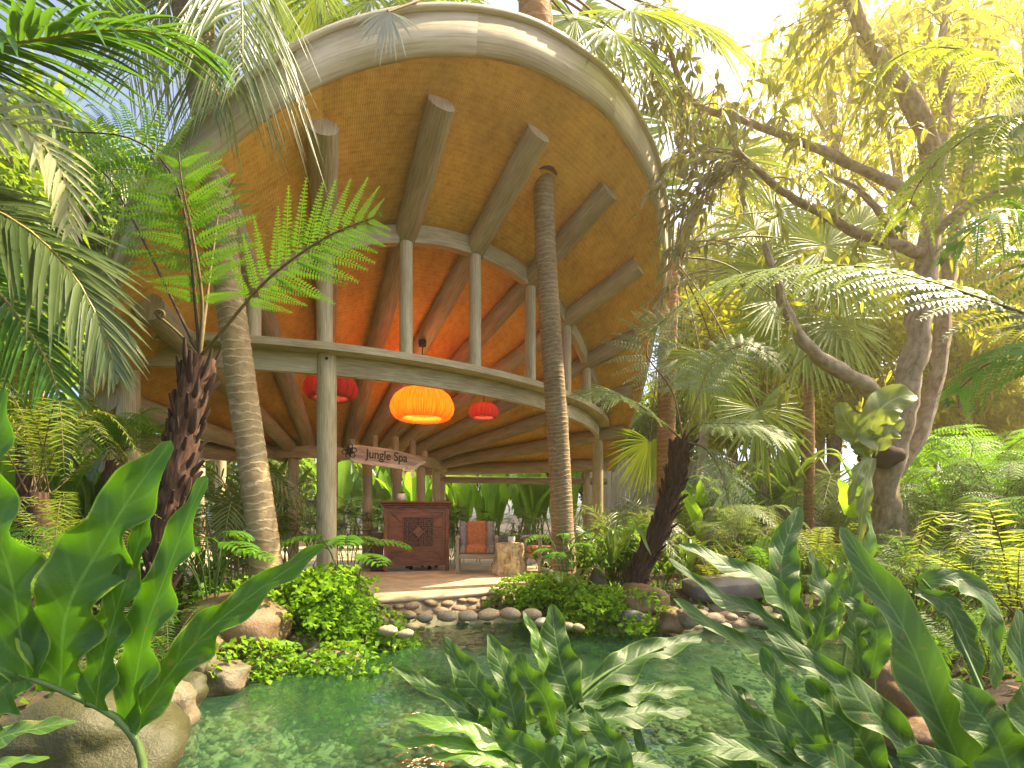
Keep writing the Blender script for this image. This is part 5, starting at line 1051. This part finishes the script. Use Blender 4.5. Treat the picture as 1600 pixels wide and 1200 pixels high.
for (px, Y, n, sz, lab) in ((1110, 9.2, 10, 1.2, 'bright heliconia between russet palm and silvery fern'), (1225, 11.5, 12, 1.5, 'bright heliconia before the middle of the fence'), (1350, 9.2, 10, 1.3, 'bright heliconia left behind the branching tree'), (1500, 8.4, 10, 1.3, 'bright heliconia among the lacy ferns on the slope')):
    x, y, z = gp(px, Y); plant('heliconia', x, y, z, lab, 'plant', ['heliconia_bright'], n, sz, (-.4, .1), 'leaf', spread=.2)
# bird's nest ferns
for (px, py, Y, sz, n, lab) in ((955, 880, 5.9, .62, 11, "pale bird's nest fern left of the bent tree fern trunk"), (885, 935, 5.5, .42, 9, "small bird's nest fern growing in the pebbles below the palm trunk"), (1075, 895, 6.0, .5, 9, "bird's nest fern right of the bent tree fern trunk"), (1240, 760, 9.5, 1.0, 10, "large bright bird's nest fern in front of the far pale fence"), (1140, 800, 9.0, .9, 10, "large bright bird's nest fern left of the far pale fence boards")):
    p = at(px, py, Y); plant('birds_nest_fern', p[0], p[1], max(p[2], .1), lab, 'fern', ['nest_leaf'], n, sz, (-.2, .5), 'leaf', spread=.02)
# maidenhair cascades
def cascade(px, py, Y, w, h, n, label):
    c = at(px, py, Y); t = thing('maidenhair_fern', (c[0], c[1], c[2]-h), label, 'fern')
    for i in range(n):
        u = random.uniform(-1, 1); v = random.random()**.8; clump = .5+.5*math.sin(u*9+px)*math.cos(v*7+px*.3); v = min(1, v+.1*clump); an = math.pi+u*1.25; wd = w*(.55+.45*v)
        x = u*wd; yv = -math.sqrt(max(0, 1-u*u))*w*.55*(.35+.65*v)-.05; z = h*(1-v)+.03*math.cos(u*3)
        Mx = Matrix.Translation((x, yv+.12, z)) @ Matrix.Rotation(an+random.gauss(0, .3), 4, 'Z') @ Matrix.Rotation(random.uniform(-1.0, .45), 4, 'X') @ Matrix.Scale(random.uniform(.5, 1.25), 4)
        link('frond', LIB['maiden_frond'], t, Mx)
    V, F = rock_shape(I3, px % 13, .2, 1.2); b = MB(); b.add(V*np.array([w*.75, w*.42, h*.62])+np.array([0, .2, h*.38]), F); b.build('mossy_core', M['mossrock'], t, local=True)
cascade(500, 880, 4.7, .62, .95, 170, 'large maidenhair fern cascading down to the water left of the terrace')
cascade(938, 890, 5.45, .19, .6, 52, 'maidenhair fern cascade hanging over the pebbles below the bent tree fern')
cascade(455, 1000, 3.95, .36, .34, 46, 'low maidenhair fern spilling over the grey boulder onto the water')
cascade(858, 890, 5.95, .2, .3, 34, 'small maidenhair fern tuft at the terrace edge below the straight palm')
cascade(560, 1005, 4.5, .36, .3, 46, 'maidenhair fern skirt touching the water at the terrace corner')
for (px, Y, n, sz, lab) in ((440, 4.75, 22, .7, 'lime leafy bush at the foot of the leaning palm'), (330, 4.3, 22, .75, 'lime leafy bush between shaggy fern trunk and leaning palm'), (520, 5.2, 16, .6, 'lime leafy bush around the thick front post')):
    x, y, z = gp(px, Y); plant('lime_bush', x, y, max(z, .15), lab, 'bush', ['lime_stem'], n, sz, (-.6, .2), 'stem', spread=.16)
# split-leaf plant in front of the front post and beside the trunk
def splitleaf(px, py, Y, n, sz, label):
    c = at(px, py, Y); t = thing('split_leaf_plant', (c[0], c[1], gz(c[0], c[1])), label, 'plant'); c0 = np.array(t.location)
    for i in range(n):
        an = i*2*math.pi/n+random.random()*.5; d = np.array([math.cos(an), math.sin(an)*.7-.2, 0]); hub = c+d*sz*.6+np.array([0, 0, random.uniform(-.1, .12)]); b = MB()
        b.tube(smooth_path([c0, (c0+hub)/2+np.array([0, 0, .15]), hub], 10), .007, 5, mi=1, cap=False)
        tip = hub+d*sz*.9+np.array([0, 0, -.25*sz]); Pm = smooth_path([hub, (hub+tip)/2+np.array([0, 0, .04]), tip], 9); sdv = nz(np.cross(tip-hub, (0, 0, 1)))
        for k_ in range(8):
            for s2 in (-1, 1):
                l = sz*.45*math.sin(math.pi*min(1, (k_+1.6)/9))**.6; e = Pm[k_]+(sdv*s2*.85+nz(tip-hub)*.5)*l-np.array([0, 0, .12*l]); lobe(b, [Pm[k_], (Pm[k_]+e)/2+np.array([0, 0, .02]), e], sz*.055, (0, -.3, 1), 7, .1, 1.5, .7, .6)
        b.build('leaf', [M['treefern'], M['petiole']], t)
splitleaf(545, 850, 4.9, 7, .42, 'split leafed plant in front of the thick front post'); splitleaf(880, 850, 6.3, 6, .34, 'split leafed plant in front of the straight palm trunk'); splitleaf(330, 850, 4.0, 7, .36, 'pale split leafed plant right of the shaggy fern trunk')
# rhapis behind the desk and left under the roof
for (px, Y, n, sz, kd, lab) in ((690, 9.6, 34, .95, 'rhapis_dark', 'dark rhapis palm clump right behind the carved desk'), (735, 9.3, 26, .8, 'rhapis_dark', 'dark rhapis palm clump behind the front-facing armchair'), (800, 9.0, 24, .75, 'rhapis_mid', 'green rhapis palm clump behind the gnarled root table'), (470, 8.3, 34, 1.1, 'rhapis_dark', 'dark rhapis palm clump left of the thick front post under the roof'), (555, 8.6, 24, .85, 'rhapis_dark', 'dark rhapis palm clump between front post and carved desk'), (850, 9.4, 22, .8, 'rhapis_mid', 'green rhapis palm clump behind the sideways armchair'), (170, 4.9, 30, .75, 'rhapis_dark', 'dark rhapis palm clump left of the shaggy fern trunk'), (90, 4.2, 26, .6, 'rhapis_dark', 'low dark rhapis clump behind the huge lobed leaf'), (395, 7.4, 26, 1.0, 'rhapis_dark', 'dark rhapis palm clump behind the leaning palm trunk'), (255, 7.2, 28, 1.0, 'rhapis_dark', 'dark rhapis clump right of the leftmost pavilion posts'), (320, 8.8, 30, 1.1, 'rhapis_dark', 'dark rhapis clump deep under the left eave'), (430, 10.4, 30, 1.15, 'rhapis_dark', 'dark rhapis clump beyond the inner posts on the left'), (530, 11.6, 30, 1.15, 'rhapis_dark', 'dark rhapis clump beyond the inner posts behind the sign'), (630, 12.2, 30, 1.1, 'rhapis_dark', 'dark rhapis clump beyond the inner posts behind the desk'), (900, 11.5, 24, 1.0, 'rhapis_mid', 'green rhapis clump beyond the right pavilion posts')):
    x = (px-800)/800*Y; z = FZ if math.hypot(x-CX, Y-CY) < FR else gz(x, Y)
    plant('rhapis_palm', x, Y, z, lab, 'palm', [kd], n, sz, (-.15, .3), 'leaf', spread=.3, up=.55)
x = (375-800)/800*6.0; plant('areca_palm', x, 6.0, .3, 'shaded areca palm behind the leaning palm trunk', 'palm', ['areca_0', 'areca_1'], 12, 1.35, (-.1, .5))
# heliconias
for (px, Y, n, sz, kd, lab, grp) in ((770, 14.8, 16, 1.75, 'heliconia_bright', 'backlit bright heliconia clump behind the pavilion', 'heliconias behind the pavilion'), (830, 14.5, 16, 1.8, 'heliconia_bright', 'backlit bright heliconia clump behind the pavilion', 'heliconias behind the pavilion'), (880, 14.8, 16, 1.8, 'heliconia_bright', 'backlit bright heliconia clump behind the pavilion', 'heliconias behind the pavilion'), (720, 15.0, 14, 1.8, 'heliconia_bright', 'backlit bright heliconia clump behind the pavilion', 'heliconias behind the pavilion'), (600, 15.2, 14, 1.9, 'heliconia_dark', 'darker heliconia clump seen between the small inner posts', 'darker heliconias behind the inner posts'), (540, 15.0, 14, 1.9, 'heliconia_dark', 'darker heliconia clump seen between the small inner posts', 'darker heliconias behind the inner posts'), (655, 15.2, 14, 1.8, 'heliconia_bright', 'backlit bright heliconia clump behind the pavilion', 'heliconias behind the pavilion'), (450, 8.9, 7, 1.25, 'heliconia_dark', 'shaded heliconia under the roof left of the thick front post', None), (20, 4.6, 9, 1.35, 'heliconia_bright', 'tall bright heliconia by the coconut fronds', None), (120, 5.2, 9, 1.15, 'heliconia_dark', 'shaded heliconia beside the leftmost pavilion post', None)):
    x = (px-800)/800*Y; plant('heliconia', x, Y, gz(x, Y) if math.hypot(x-CX, Y-CY) > FR else FZ, lab, 'plant', [kd], n, sz, (-.3, .1), 'leaf', grp, spread=.25 if Y > 10 else .12)
# left understorey ferns
for (px, py, Y, sz, n, kd, lab, nm) in ((60, 770, 3.6, .75, 13, SW['lime'], 'lime sword fern growing behind the huge lobed leaf', 'sword_fern'), (40, 690, 4.2, .8, 13, LC['lime'], 'lime lacy fern under the coconut fronds', 'lacy_fern'), (110, 880, 3.2, .55, 12, SW['lime'], 'low lime sword fern left of the shaggy fern trunk', 'sword_fern'), (180, 720, 4.6, .7, 12, LC['green'], 'green lacy fern beside the leftmost pavilion post', 'lacy_fern'), (30, 930, 2.7, .5, 12, LC['green'], 'low green lacy fern above the mossy boulder', 'lacy_fern')):
    p = at(px, py, Y); t = plant(nm, p[0], p[1], p[2], lab, 'fern', kd, n, sz); zg = gz(p[0], p[1])
    b = MB(); limb(b, [(p[0], p[1], zg-.05), (p[0]+.03, p[1], (zg+p[2])/2), (p[0], p[1], p[2])], .09, .07, 9, .25, K=10); b.build('trunk', M['fernbark'], t)
for (px, Y, n, sz, lab) in ((215, 4.4, 26, .8, 'dark leafy shrub behind the shaggy fern trunk'), (140, 3.7, 24, .6, 'dark leafy shrub between the huge leaf and the fern trunk'), (285, 4.9, 26, .85, 'dark leafy shrub in front of the leftmost pavilion post'), (20, 3.3, 22, .6, 'dark leafy shrub under the lime fern'), (1250, 6.1, 24, .7, 'leafy shrub left of the branching tree'), (1570, 4.4, 26, .7, 'leafy shrub behind the feathery cycad'), (1170, 7.9, 24, .9, 'leafy shrub in front of the pale fence')):
    x, y, z = gp(px, Y); plant('leafy_shrub', x, y, z, lab, 'shrub', ['shrub_stem'], n, sz, (-.55, .2), 'stem', spread=.28)

# ------------------------------------------------------------------ fence behind
fA, fB = np.array([1.9, 13.6]), np.array([9.6, 15.0]); FL = np.linalg.norm(fB-fA); fd = (fB-fA)/FL; ang = math.atan2(fd[1], fd[0])
fe = thing('board_fence', (fA[0], fA[1], gz(*fA)), 'tall pale vertical board fence behind the russet palm', 'fence'); nb = int(FL/.13)
b = MB(); b.box((0, 0, 0), (.122, .022, 2.75), 0, bev=.004); bm_ = b.mesh('board_shape', False); bm_.materials.append(M['fence'])
for i in range(nb):
    q = fd*(i+.5)*.13; link('board', bm_, fe, Matrix.Translation((q[0], q[1]+random.uniform(-.006, .006), 1.33+random.uniform(-.012, .012))) @ Matrix.Rotation(ang, 4, 'Z'))
for zz in (.5, 2.2):
    b = MB(); q = fd*FL/2; b.box((q[0]-fd[1]*.04, q[1]+.05, zz), (FL, .04, .09), ang); b.build('rail', M['fence'], fe, smooth=False, local=True)

# ------------------------------------------------------------------ background trees
def bg_tree(px, py, Y, rpx, n, L, W, mat, label, grp, hang=.4, trunk=True, flat=.85):
    c = at(px, py, Y); r = rpx*Y/800; g = gz(c[0], c[1]); t = thing('background_tree', (c[0], c[1], g-.05), label, 'tree', grp)
    if trunk:
        b = MB(); P = [np.array([c[0], c[1], g-.05]), c*np.array([1, 1, 0])+np.array([r*.1, 0, (g+c[2])/2]), c+np.array([0, 0, r*.2])]; limb(b, P, .16, .07, 8, .15)
        for i in range(5):
            an = i*1.3; b.tube(smooth_path([np.array(P[1])*.4+np.array(P[2])*.6, c+np.array([math.cos(an)*r*.35, math.sin(an)*r*.35, 0]), c+np.array([math.cos(an)*r*.7, math.sin(an)*r*.7, r*.25])], 8), np.linspace(.06, .02, 8), 5)
        b.build('trunk', M['bark'], t)
    b = MB(); bl = [(*(c+nz(RNG.normal(size=3))*r*.5*RNG.random()), (r*RNG.uniform(.45, .7), r*RNG.uniform(.45, .7), r*RNG.uniform(.4, .6)*flat)) for _ in range(6)]; crown(b, bl, int(n*1.6), L, W, hang); b.build('crown', M[mat], t)
GB = 'sunlit trees beyond the fence'; LBL = 'sunlit yellow green tree beyond the fence'
for (px, py, Y, rp, n) in ((1130, 440, 15, 150, 5200), (1270, 430, 17, 150, 5200), (1420, 470, 15, 160, 5600), (1570, 480, 14, 160, 5600), (1090, 600, 17, 110, 4200), (1230, 600, 18, 130, 4800), (1370, 620, 16, 120, 4600), (1520, 640, 13, 120, 4800), (1660, 560, 12, 150, 4400)):
    bg_tree(px, py, Y, rp, n, .24, .07, 'bgleaf', LBL, GB)
for (px, py, Y, rp, n) in ((1090, 500, 12.5, 95, 3000), (1180, 560, 13, 100, 3200), (1290, 560, 12.8, 100, 3200), (1250, 650, 12.6, 90, 3000), (1350, 520, 12.5, 95, 3000), (1400, 660, 12, 90, 3000), (1500, 560, 11.5, 110, 3400), (1140, 650, 13, 80, 2600)): bg_tree(px, py, Y, rp, n, .2, .06, 'bgleaf', 'low bushy yellow green tree just before the fence', 'bushy trees before the fence', .2)
for (px, py, Y, rp, n) in ((1400, 230, 16, 190, 3600), (1600, 250, 14, 190, 3800), (1190, 290, 18, 120, 1800), (1300, 110, 16, 140, 1900), (1450, 50, 15, 160, 2100), (1600, 70, 13, 170, 2100)): bg_tree(px, py, Y, rp, n, .26, .075, 'bgleaf', 'taller thin crowned yellow green tree beyond the fence', 'taller trees beyond the fence')
for (px, py, Y, rp, n) in ((40, 280, 10, 200, 5200), (190, 330, 11, 150, 4200), (-40, 500, 8, 170, 4600), (130, 520, 11, 140, 4000), (-120, 300, 7, 200, 3800)): bg_tree(px, py, Y, rp, n, .26, .09, 'bgleaf_green', 'green tree behind the coconut fronds', 'trees left of the pavilion')
for (px, py, Y, rp, n) in ((300, 730, 20, 130, 3600), (440, 740, 21, 120, 3600), (580, 735, 22, 110, 3600), (700, 730, 21, 110, 3600), (820, 730, 22, 110, 3600), (940, 720, 20, 110, 3600), (1040, 700, 19, 110, 3600), (60, 700, 14, 150, 3600), (190, 720, 17, 130, 3600)): bg_tree(px, py, Y, rp, n, .3, .11, 'bgleaf_green', 'dense green tree seen low behind the pavilion posts', 'trees behind the pavilion')
# bamboo
for (px, Y, n, lab) in ((1190, 12.2, 12, 'yellow bamboo clump left of the branching tree'), (1480, 12.0, 10, 'yellow bamboo clump right of the branching tree')):
    x = (px-800)/800*Y; z = gz(x, Y); t = thing('bamboo_clump', (x, Y, z), lab, 'bamboo'); b2 = MB()
    for i in range(n):
        an = i*2.4; p = np.array([x+.5*math.cos(an)*random.random(), Y+.4*math.sin(an)*random.random(), z-.03]); l = np.array([random.gauss(0, .5), random.gauss(0, .3), random.uniform(5, 8)]); P = smooth_path([p, p+l*.5+np.array([l[0]*.05, 0, 0]), p+l+np.array([l[0]*.8, l[1]*.8, -.3])], 40)
        b = MB(); b.tube(P, np.linspace(.035, .012, 40)*(1+.12*(np.arange(40) % 3 == 0)), 7); b.build('culm', M['bamboo_culm'], t)
        k_ = RNG.integers(12, 40, 170); B = P[k_]+RNG.normal(0, .28, (170, 3)); leaflets(b2, B, nz(RNG.normal(0, .7, (170, 3))+np.array([0, 0, -.6])), (0, 0, 1), .22, .028, 3, .2, .2)
    b2.build('foliage', M['bgleaf'], t)

# ------------------------------------------------------------------ stones at the water
GP = 'river pebbles along the pond'; LP_ = 'smooth rounded river pebble on the pond edge'
def pebble(x, y, z, a, squash=None, rot=None): 
    o = place(random.choice(PV), 'pebble', (x, y, z), (a, a*random.uniform(.62, .85), a*(squash or random.uniform(.45, .62))), rot if rot is not None else random.uniform(-.5, .5), None, (random.uniform(-.12, .12), random.uniform(-.15, .15))); return tag(o, LP_, 'pebble', GP)
for (px, py, w) in ((620, 972, 13), (640, 962, 12), (645, 979, 12), (664, 965, 14), (606, 985, 17), (634, 990, 14), (700, 963, 18), (731, 962, 17), (763, 960, 18), (797, 959, 18), (830, 960, 17), (846, 972, 13), (870, 975, 10), (888, 978, 11), (904, 980, 10), (855, 985, 9), (875, 990, 9), (612, 960, 10), (598, 970, 12)):
    Y = .98*800/(py+w*.55-815); a = w*Y/800; p = at(px, py, Y); pebble(p[0], p[1], max(p[2], .02), a, .55)
for i in range(150):        # pebble bank under the bent tree fern and slab
    px = random.uniform(965, 1215); f = random.random(); py = 925+60*f+(px-965)*.0; Y = 6.6-1.35*f; p = at(px, 0, Y); z = .02+.2*(1-f)+random.uniform(0, .05)
    pebble(p[0], Y, z+.03, random.uniform(.06, .125))
for i in range(len(POND)-1):
    a, b_ = POND[i], POND[i+1]
    if min(a[1], b_[1]) < 1.7: continue
    L_s = np.linalg.norm(b_-a); n = int(L_s/.19)
    for j in range(n):
        q = a+(b_-a)*(j+random.random()*.6)/n+np.array([random.gauss(0, .05), random.gauss(0, .05)])
        if -1.3 < q[0] < .25 and q[1] > 4.9: continue
        pebble(q[0], q[1], .0+random.uniform(0, .04), random.uniform(.07, .14))
def boulder(px, py, Y, size, mat, label, seed, cat='boulder', rot=0, sub=I4, zoff=0, sq=.8, group=None):
    p = at(px, py, Y); V, F = rock_shape(sub, seed, .42, 1.15, .07, sq); b = MB(); b.add(V*np.array(size), F); o = b.build('boulder', M[mat]); o.location = (p[0], p[1], p[2]+zoff); o.rotation_euler = (0, 0, rot); return tag(o, label, cat, group)
boulder(372, 985, 3.95, (.36, .3, .26), 'boulder', 'large tan boulder beside the leaning palm at the water', 3)
boulder(345, 1060, 3.35, (.17, .14, .105), 'greyrock', 'pale grey rounded boulder at the waterline below the tan boulder', 8)
boulder(412, 1043, 3.75, (.19, .14, .1), 'greyrock', 'flat grey boulder at the waterline under the low maidenhair fern', 12)
boulder(125, 1180, 2.2, (.37, .32, .24), 'mossrock', 'big mossy boulder under the huge lobed leaf', 17)
boulder(255, 1110, 2.75, (.16, .15, .14), 'greyrock', 'grey boulder between the mossy boulder and the pond', 21)
boulder(285, 1085, 3.0, (.14, .12, .1), 'mossrock', 'small mossy boulder at the left waterline', 23); boulder(300, 1035, 3.3, (.15, .12, .13), 'greyrock', 'small grey boulder below the shaggy fern trunk', 25)
boulder(318, 1005, 3.6, (.13, .11, .1), 'boulder', 'small tan boulder left of the large tan boulder', 29); boulder(505, 1030, 4.0, (.24, .14, .08), 'greyrock', 'flat stone at the waterline under the maidenhair skirt', 33)
boulder(1425, 1090, 2.75, (.2, .22, .17), 'boulder', 'tan boulder standing in the water behind the wavy philodendron leaves', 37); boulder(1445, 1160, 2.5, (.2, .2, .12), 'boulder', 'low tan boulder in front of the standing tan boulder', 41)
boulder(1390, 1003, 3.6, (.17, .14, .1), 'mossrock', 'mossy boulder at the right inlet', 43); boulder(1398, 1018, 3.3, (.1, .08, .05), 'greyrock', 'small pale stone leaning on the mossy inlet boulder', 47); boulder(1400, 1040, 3.15, (.08, .08, .06), 'boulder', 'small tan stone at the right inlet', 49)
boulder(1000, 935, 5.4, (.24, .2, .16), 'boulder', 'tan boulder under the bent tree fern trunk', 51); boulder(985, 965, 5.1, (.13, .1, .08), 'slab', 'dark grey stone at the water below the bent tree fern', 53); boulder(1050, 970, 5.0, (.13, .11, .12), 'boulder', 'rusty rounded stone amid the pebble bank', 57)
boulder(1075, 965, 4.95, (.12, .1, .1), 'greyrock', 'pale squarish stone beside the rusty stone', 59); boulder(1108, 882, 6.8, (.26, .2, .14), 'boulder', 'tan rock behind the flat slab', 61)
p = at(1135, 905, 5.9); b = MB(); ol_ = [(-.5, -.2), (-.42, .24), (-.1, .34), (.3, .3), (.52, .1), (.45, -.25), (.1, -.33), (-.3, -.31)]; O = smooth_path(np.c_[np.array(ol_+ol_[:1]), np.zeros(9)], 40)[:-1]*1.0; k = np.arange(39)
rings = [O*np.array([.97, .97, 1])+np.array([0, 0, .075]), O+np.array([0, 0, .06]), O*1.02+np.array([0, 0, -.05]), O*.96+np.array([0, 0, -.1])]; V = np.vstack(rings+[[[0, 0, .08]]]); F = [np.c_[k+39*i, k+39*(i+1), (k+1) % 39+39*(i+1), (k+1) % 39+39*i] for i in range(3)]
b.add(V, np.vstack(F)); b.F3.append(np.c_[k, (k+1) % 39, np.full(39, 156)]); b.M3.append(np.zeros(39, int)); o = b.build('stone_slab', M['slab']); o.location = (p[0], p[1], .36); o.rotation_euler = (R(3), R(-4), .1); tag(o, 'flat dark grey stepping slab resting on the pebble bank', 'slab')
b = MB(); V, F = rock_shape(I3, 71, .3, 1.0); b.add(V*np.array([.5, .4, .2])+np.array([p[0], p[1], .12]), F); tag(b.build('boulder', M['greyrock']), 'half buried grey rock carrying the flat slab', 'boulder')

# ------------------------------------------------------------------ air
hz, nt, N_, L_, bs = newmat('warm_air'); N_.remove(bs); pv = N_.new('ShaderNodeVolumePrincipled'); pv.inputs['Color'].default_value = (1, .85, .46, 1); pv.inputs['Density'].default_value = .0048; pv.inputs['Anisotropy'].default_value = .7
L_.new(pv.outputs[0], N_['Material Output'].inputs['Volume'])
b = MB(); b.box((2, 16, 8.5), (60, 44, 22)); tag(b.build('haze', hz, smooth=False), 'warm sunlit haze filling the garden air', 'haze', kind='stuff')

# ------------------------------------------------------------------ low planting and litter on the banks
for (px, Y, sz, n, kd, lab) in ((1470, 3.5, .45, 12, SW['green'], 'low sword fern on the bank above the standing tan boulder'), (1540, 3.0, .5, 12, SW['deep'], 'low dark fern right of the standing tan boulder'), (1340, 5.0, .5, 12, SW['grey'], 'pale low fern above the right inlet'), (1250, 5.9, .5, 12, SW['deep'], 'low dark fern right of the flat slab'), (255, 3.4, .45, 12, SW['deep'], 'low dark fern at the base of the shaggy fern trunk'), (200, 2.9, .4, 11, SW['green'], 'low sword fern behind the mossy boulder'), (70, 2.8, .45, 11, SW['deep'], 'low dark fern left behind the mossy boulder')):
    x, y, z = gp(px, Y); plant('sword_fern', x, y, z, lab, 'fern', kd, n, sz)
n = 9000; X = RNG.uniform(-7, 8, n); Y = RNG.uniform(-.8, 12, n); sdv = pond_sd(X, Y); ok = (sdv > .05) & (np.hypot(X-CX, Y-CY) > FR+.1); X, Y = X[ok], Y[ok]; Z = ground_z(X, Y)+RNG.uniform(.004, .03, len(X))
b = MB(); dd = RNG.normal(size=(len(X), 3))*np.array([1, 1, .15]); diamonds(b, np.c_[X, Y, Z], dd, nz(RNG.normal(0, .35, (len(X), 3))+np.array([0, 0, 1])), RNG.uniform(.05, .13, len(X)), RNG.uniform(.02, .05, len(X)), 0, None, .25, -.1); tag(b.build('leaf_litter', M['deadleaf']), 'dry brown fallen leaves littering the planting beds', 'leaves', kind='stuff')
n = 42000; X = RNG.uniform(-7, 9, n); Y = RNG.uniform(-.5, 13, n); sdv = pond_sd(X, Y); ok = (sdv > .12) & (np.hypot(X-CX, Y-CY) > FR+.15) & (np.sin(X*2.3)+np.cos(Y*2.9+X)+RNG.normal(0, .5, n) > -.7); X, Y = X[ok], Y[ok]; Z = ground_z(X, Y)
b = MB(); dd = nz(RNG.normal(0, .6, (len(X), 3))+np.array([0, 0, 1])); diamonds(b, np.c_[X, Y, Z], dd, RNG.normal(size=(len(X), 3)), RNG.uniform(.05, .17, len(X)), RNG.uniform(.025, .06, len(X)), 0, None, .25, .1); tag(b.build('ground_cover', M['shrub']), 'low green ground cover under the shrubs and ferns', 'ground cover', kind='stuff')

# ------------------------------------------------------------------ second fan palm among the trees on the right
pts = ats([(1262, 870, 9.6), (1265, 700, 9.6), (1262, 560, 9.6), (1258, 470, 9.6)]); pts[0][2] = gz(pts[0][0], pts[0][1])-.03
fp2 = thing('fan_palm', pts[0], 'slender fan palm behind the low crooked limb of the branching tree', 'palm tree'); b = MB(); palm_trunk(b, pts, .09, .085, 9, .2); b.build('trunk', M['palmtrunk_red'], fp2)
for (h, ax_, rad) in (((1200, 420, 9.4), (-.8, -.1, -.3), 1.2), ((1310, 420, 9.3), (.8, -.1, -.2), 1.2), ((1255, 380, 9.6), (0, 0, 1), 1.2), ((1210, 500, 9.2), (-.6, -.2, -.8), 1.1), ((1310, 500, 9.1), (.6, -.2, -.8), 1.1), ((1260, 520, 8.9), (.1, -.3, -1), 1.1), ((1340, 360, 9.9), (.8, .1, .5), 1.1), ((1180, 360, 9.9), (-.8, .1, .5), 1.1)):
    fan_palm_leaf(fp2, pts[-1], at(*h), ax_, (0.1, -.9, .42), rad, 'fan', 44, 130, .22, sag=.2)
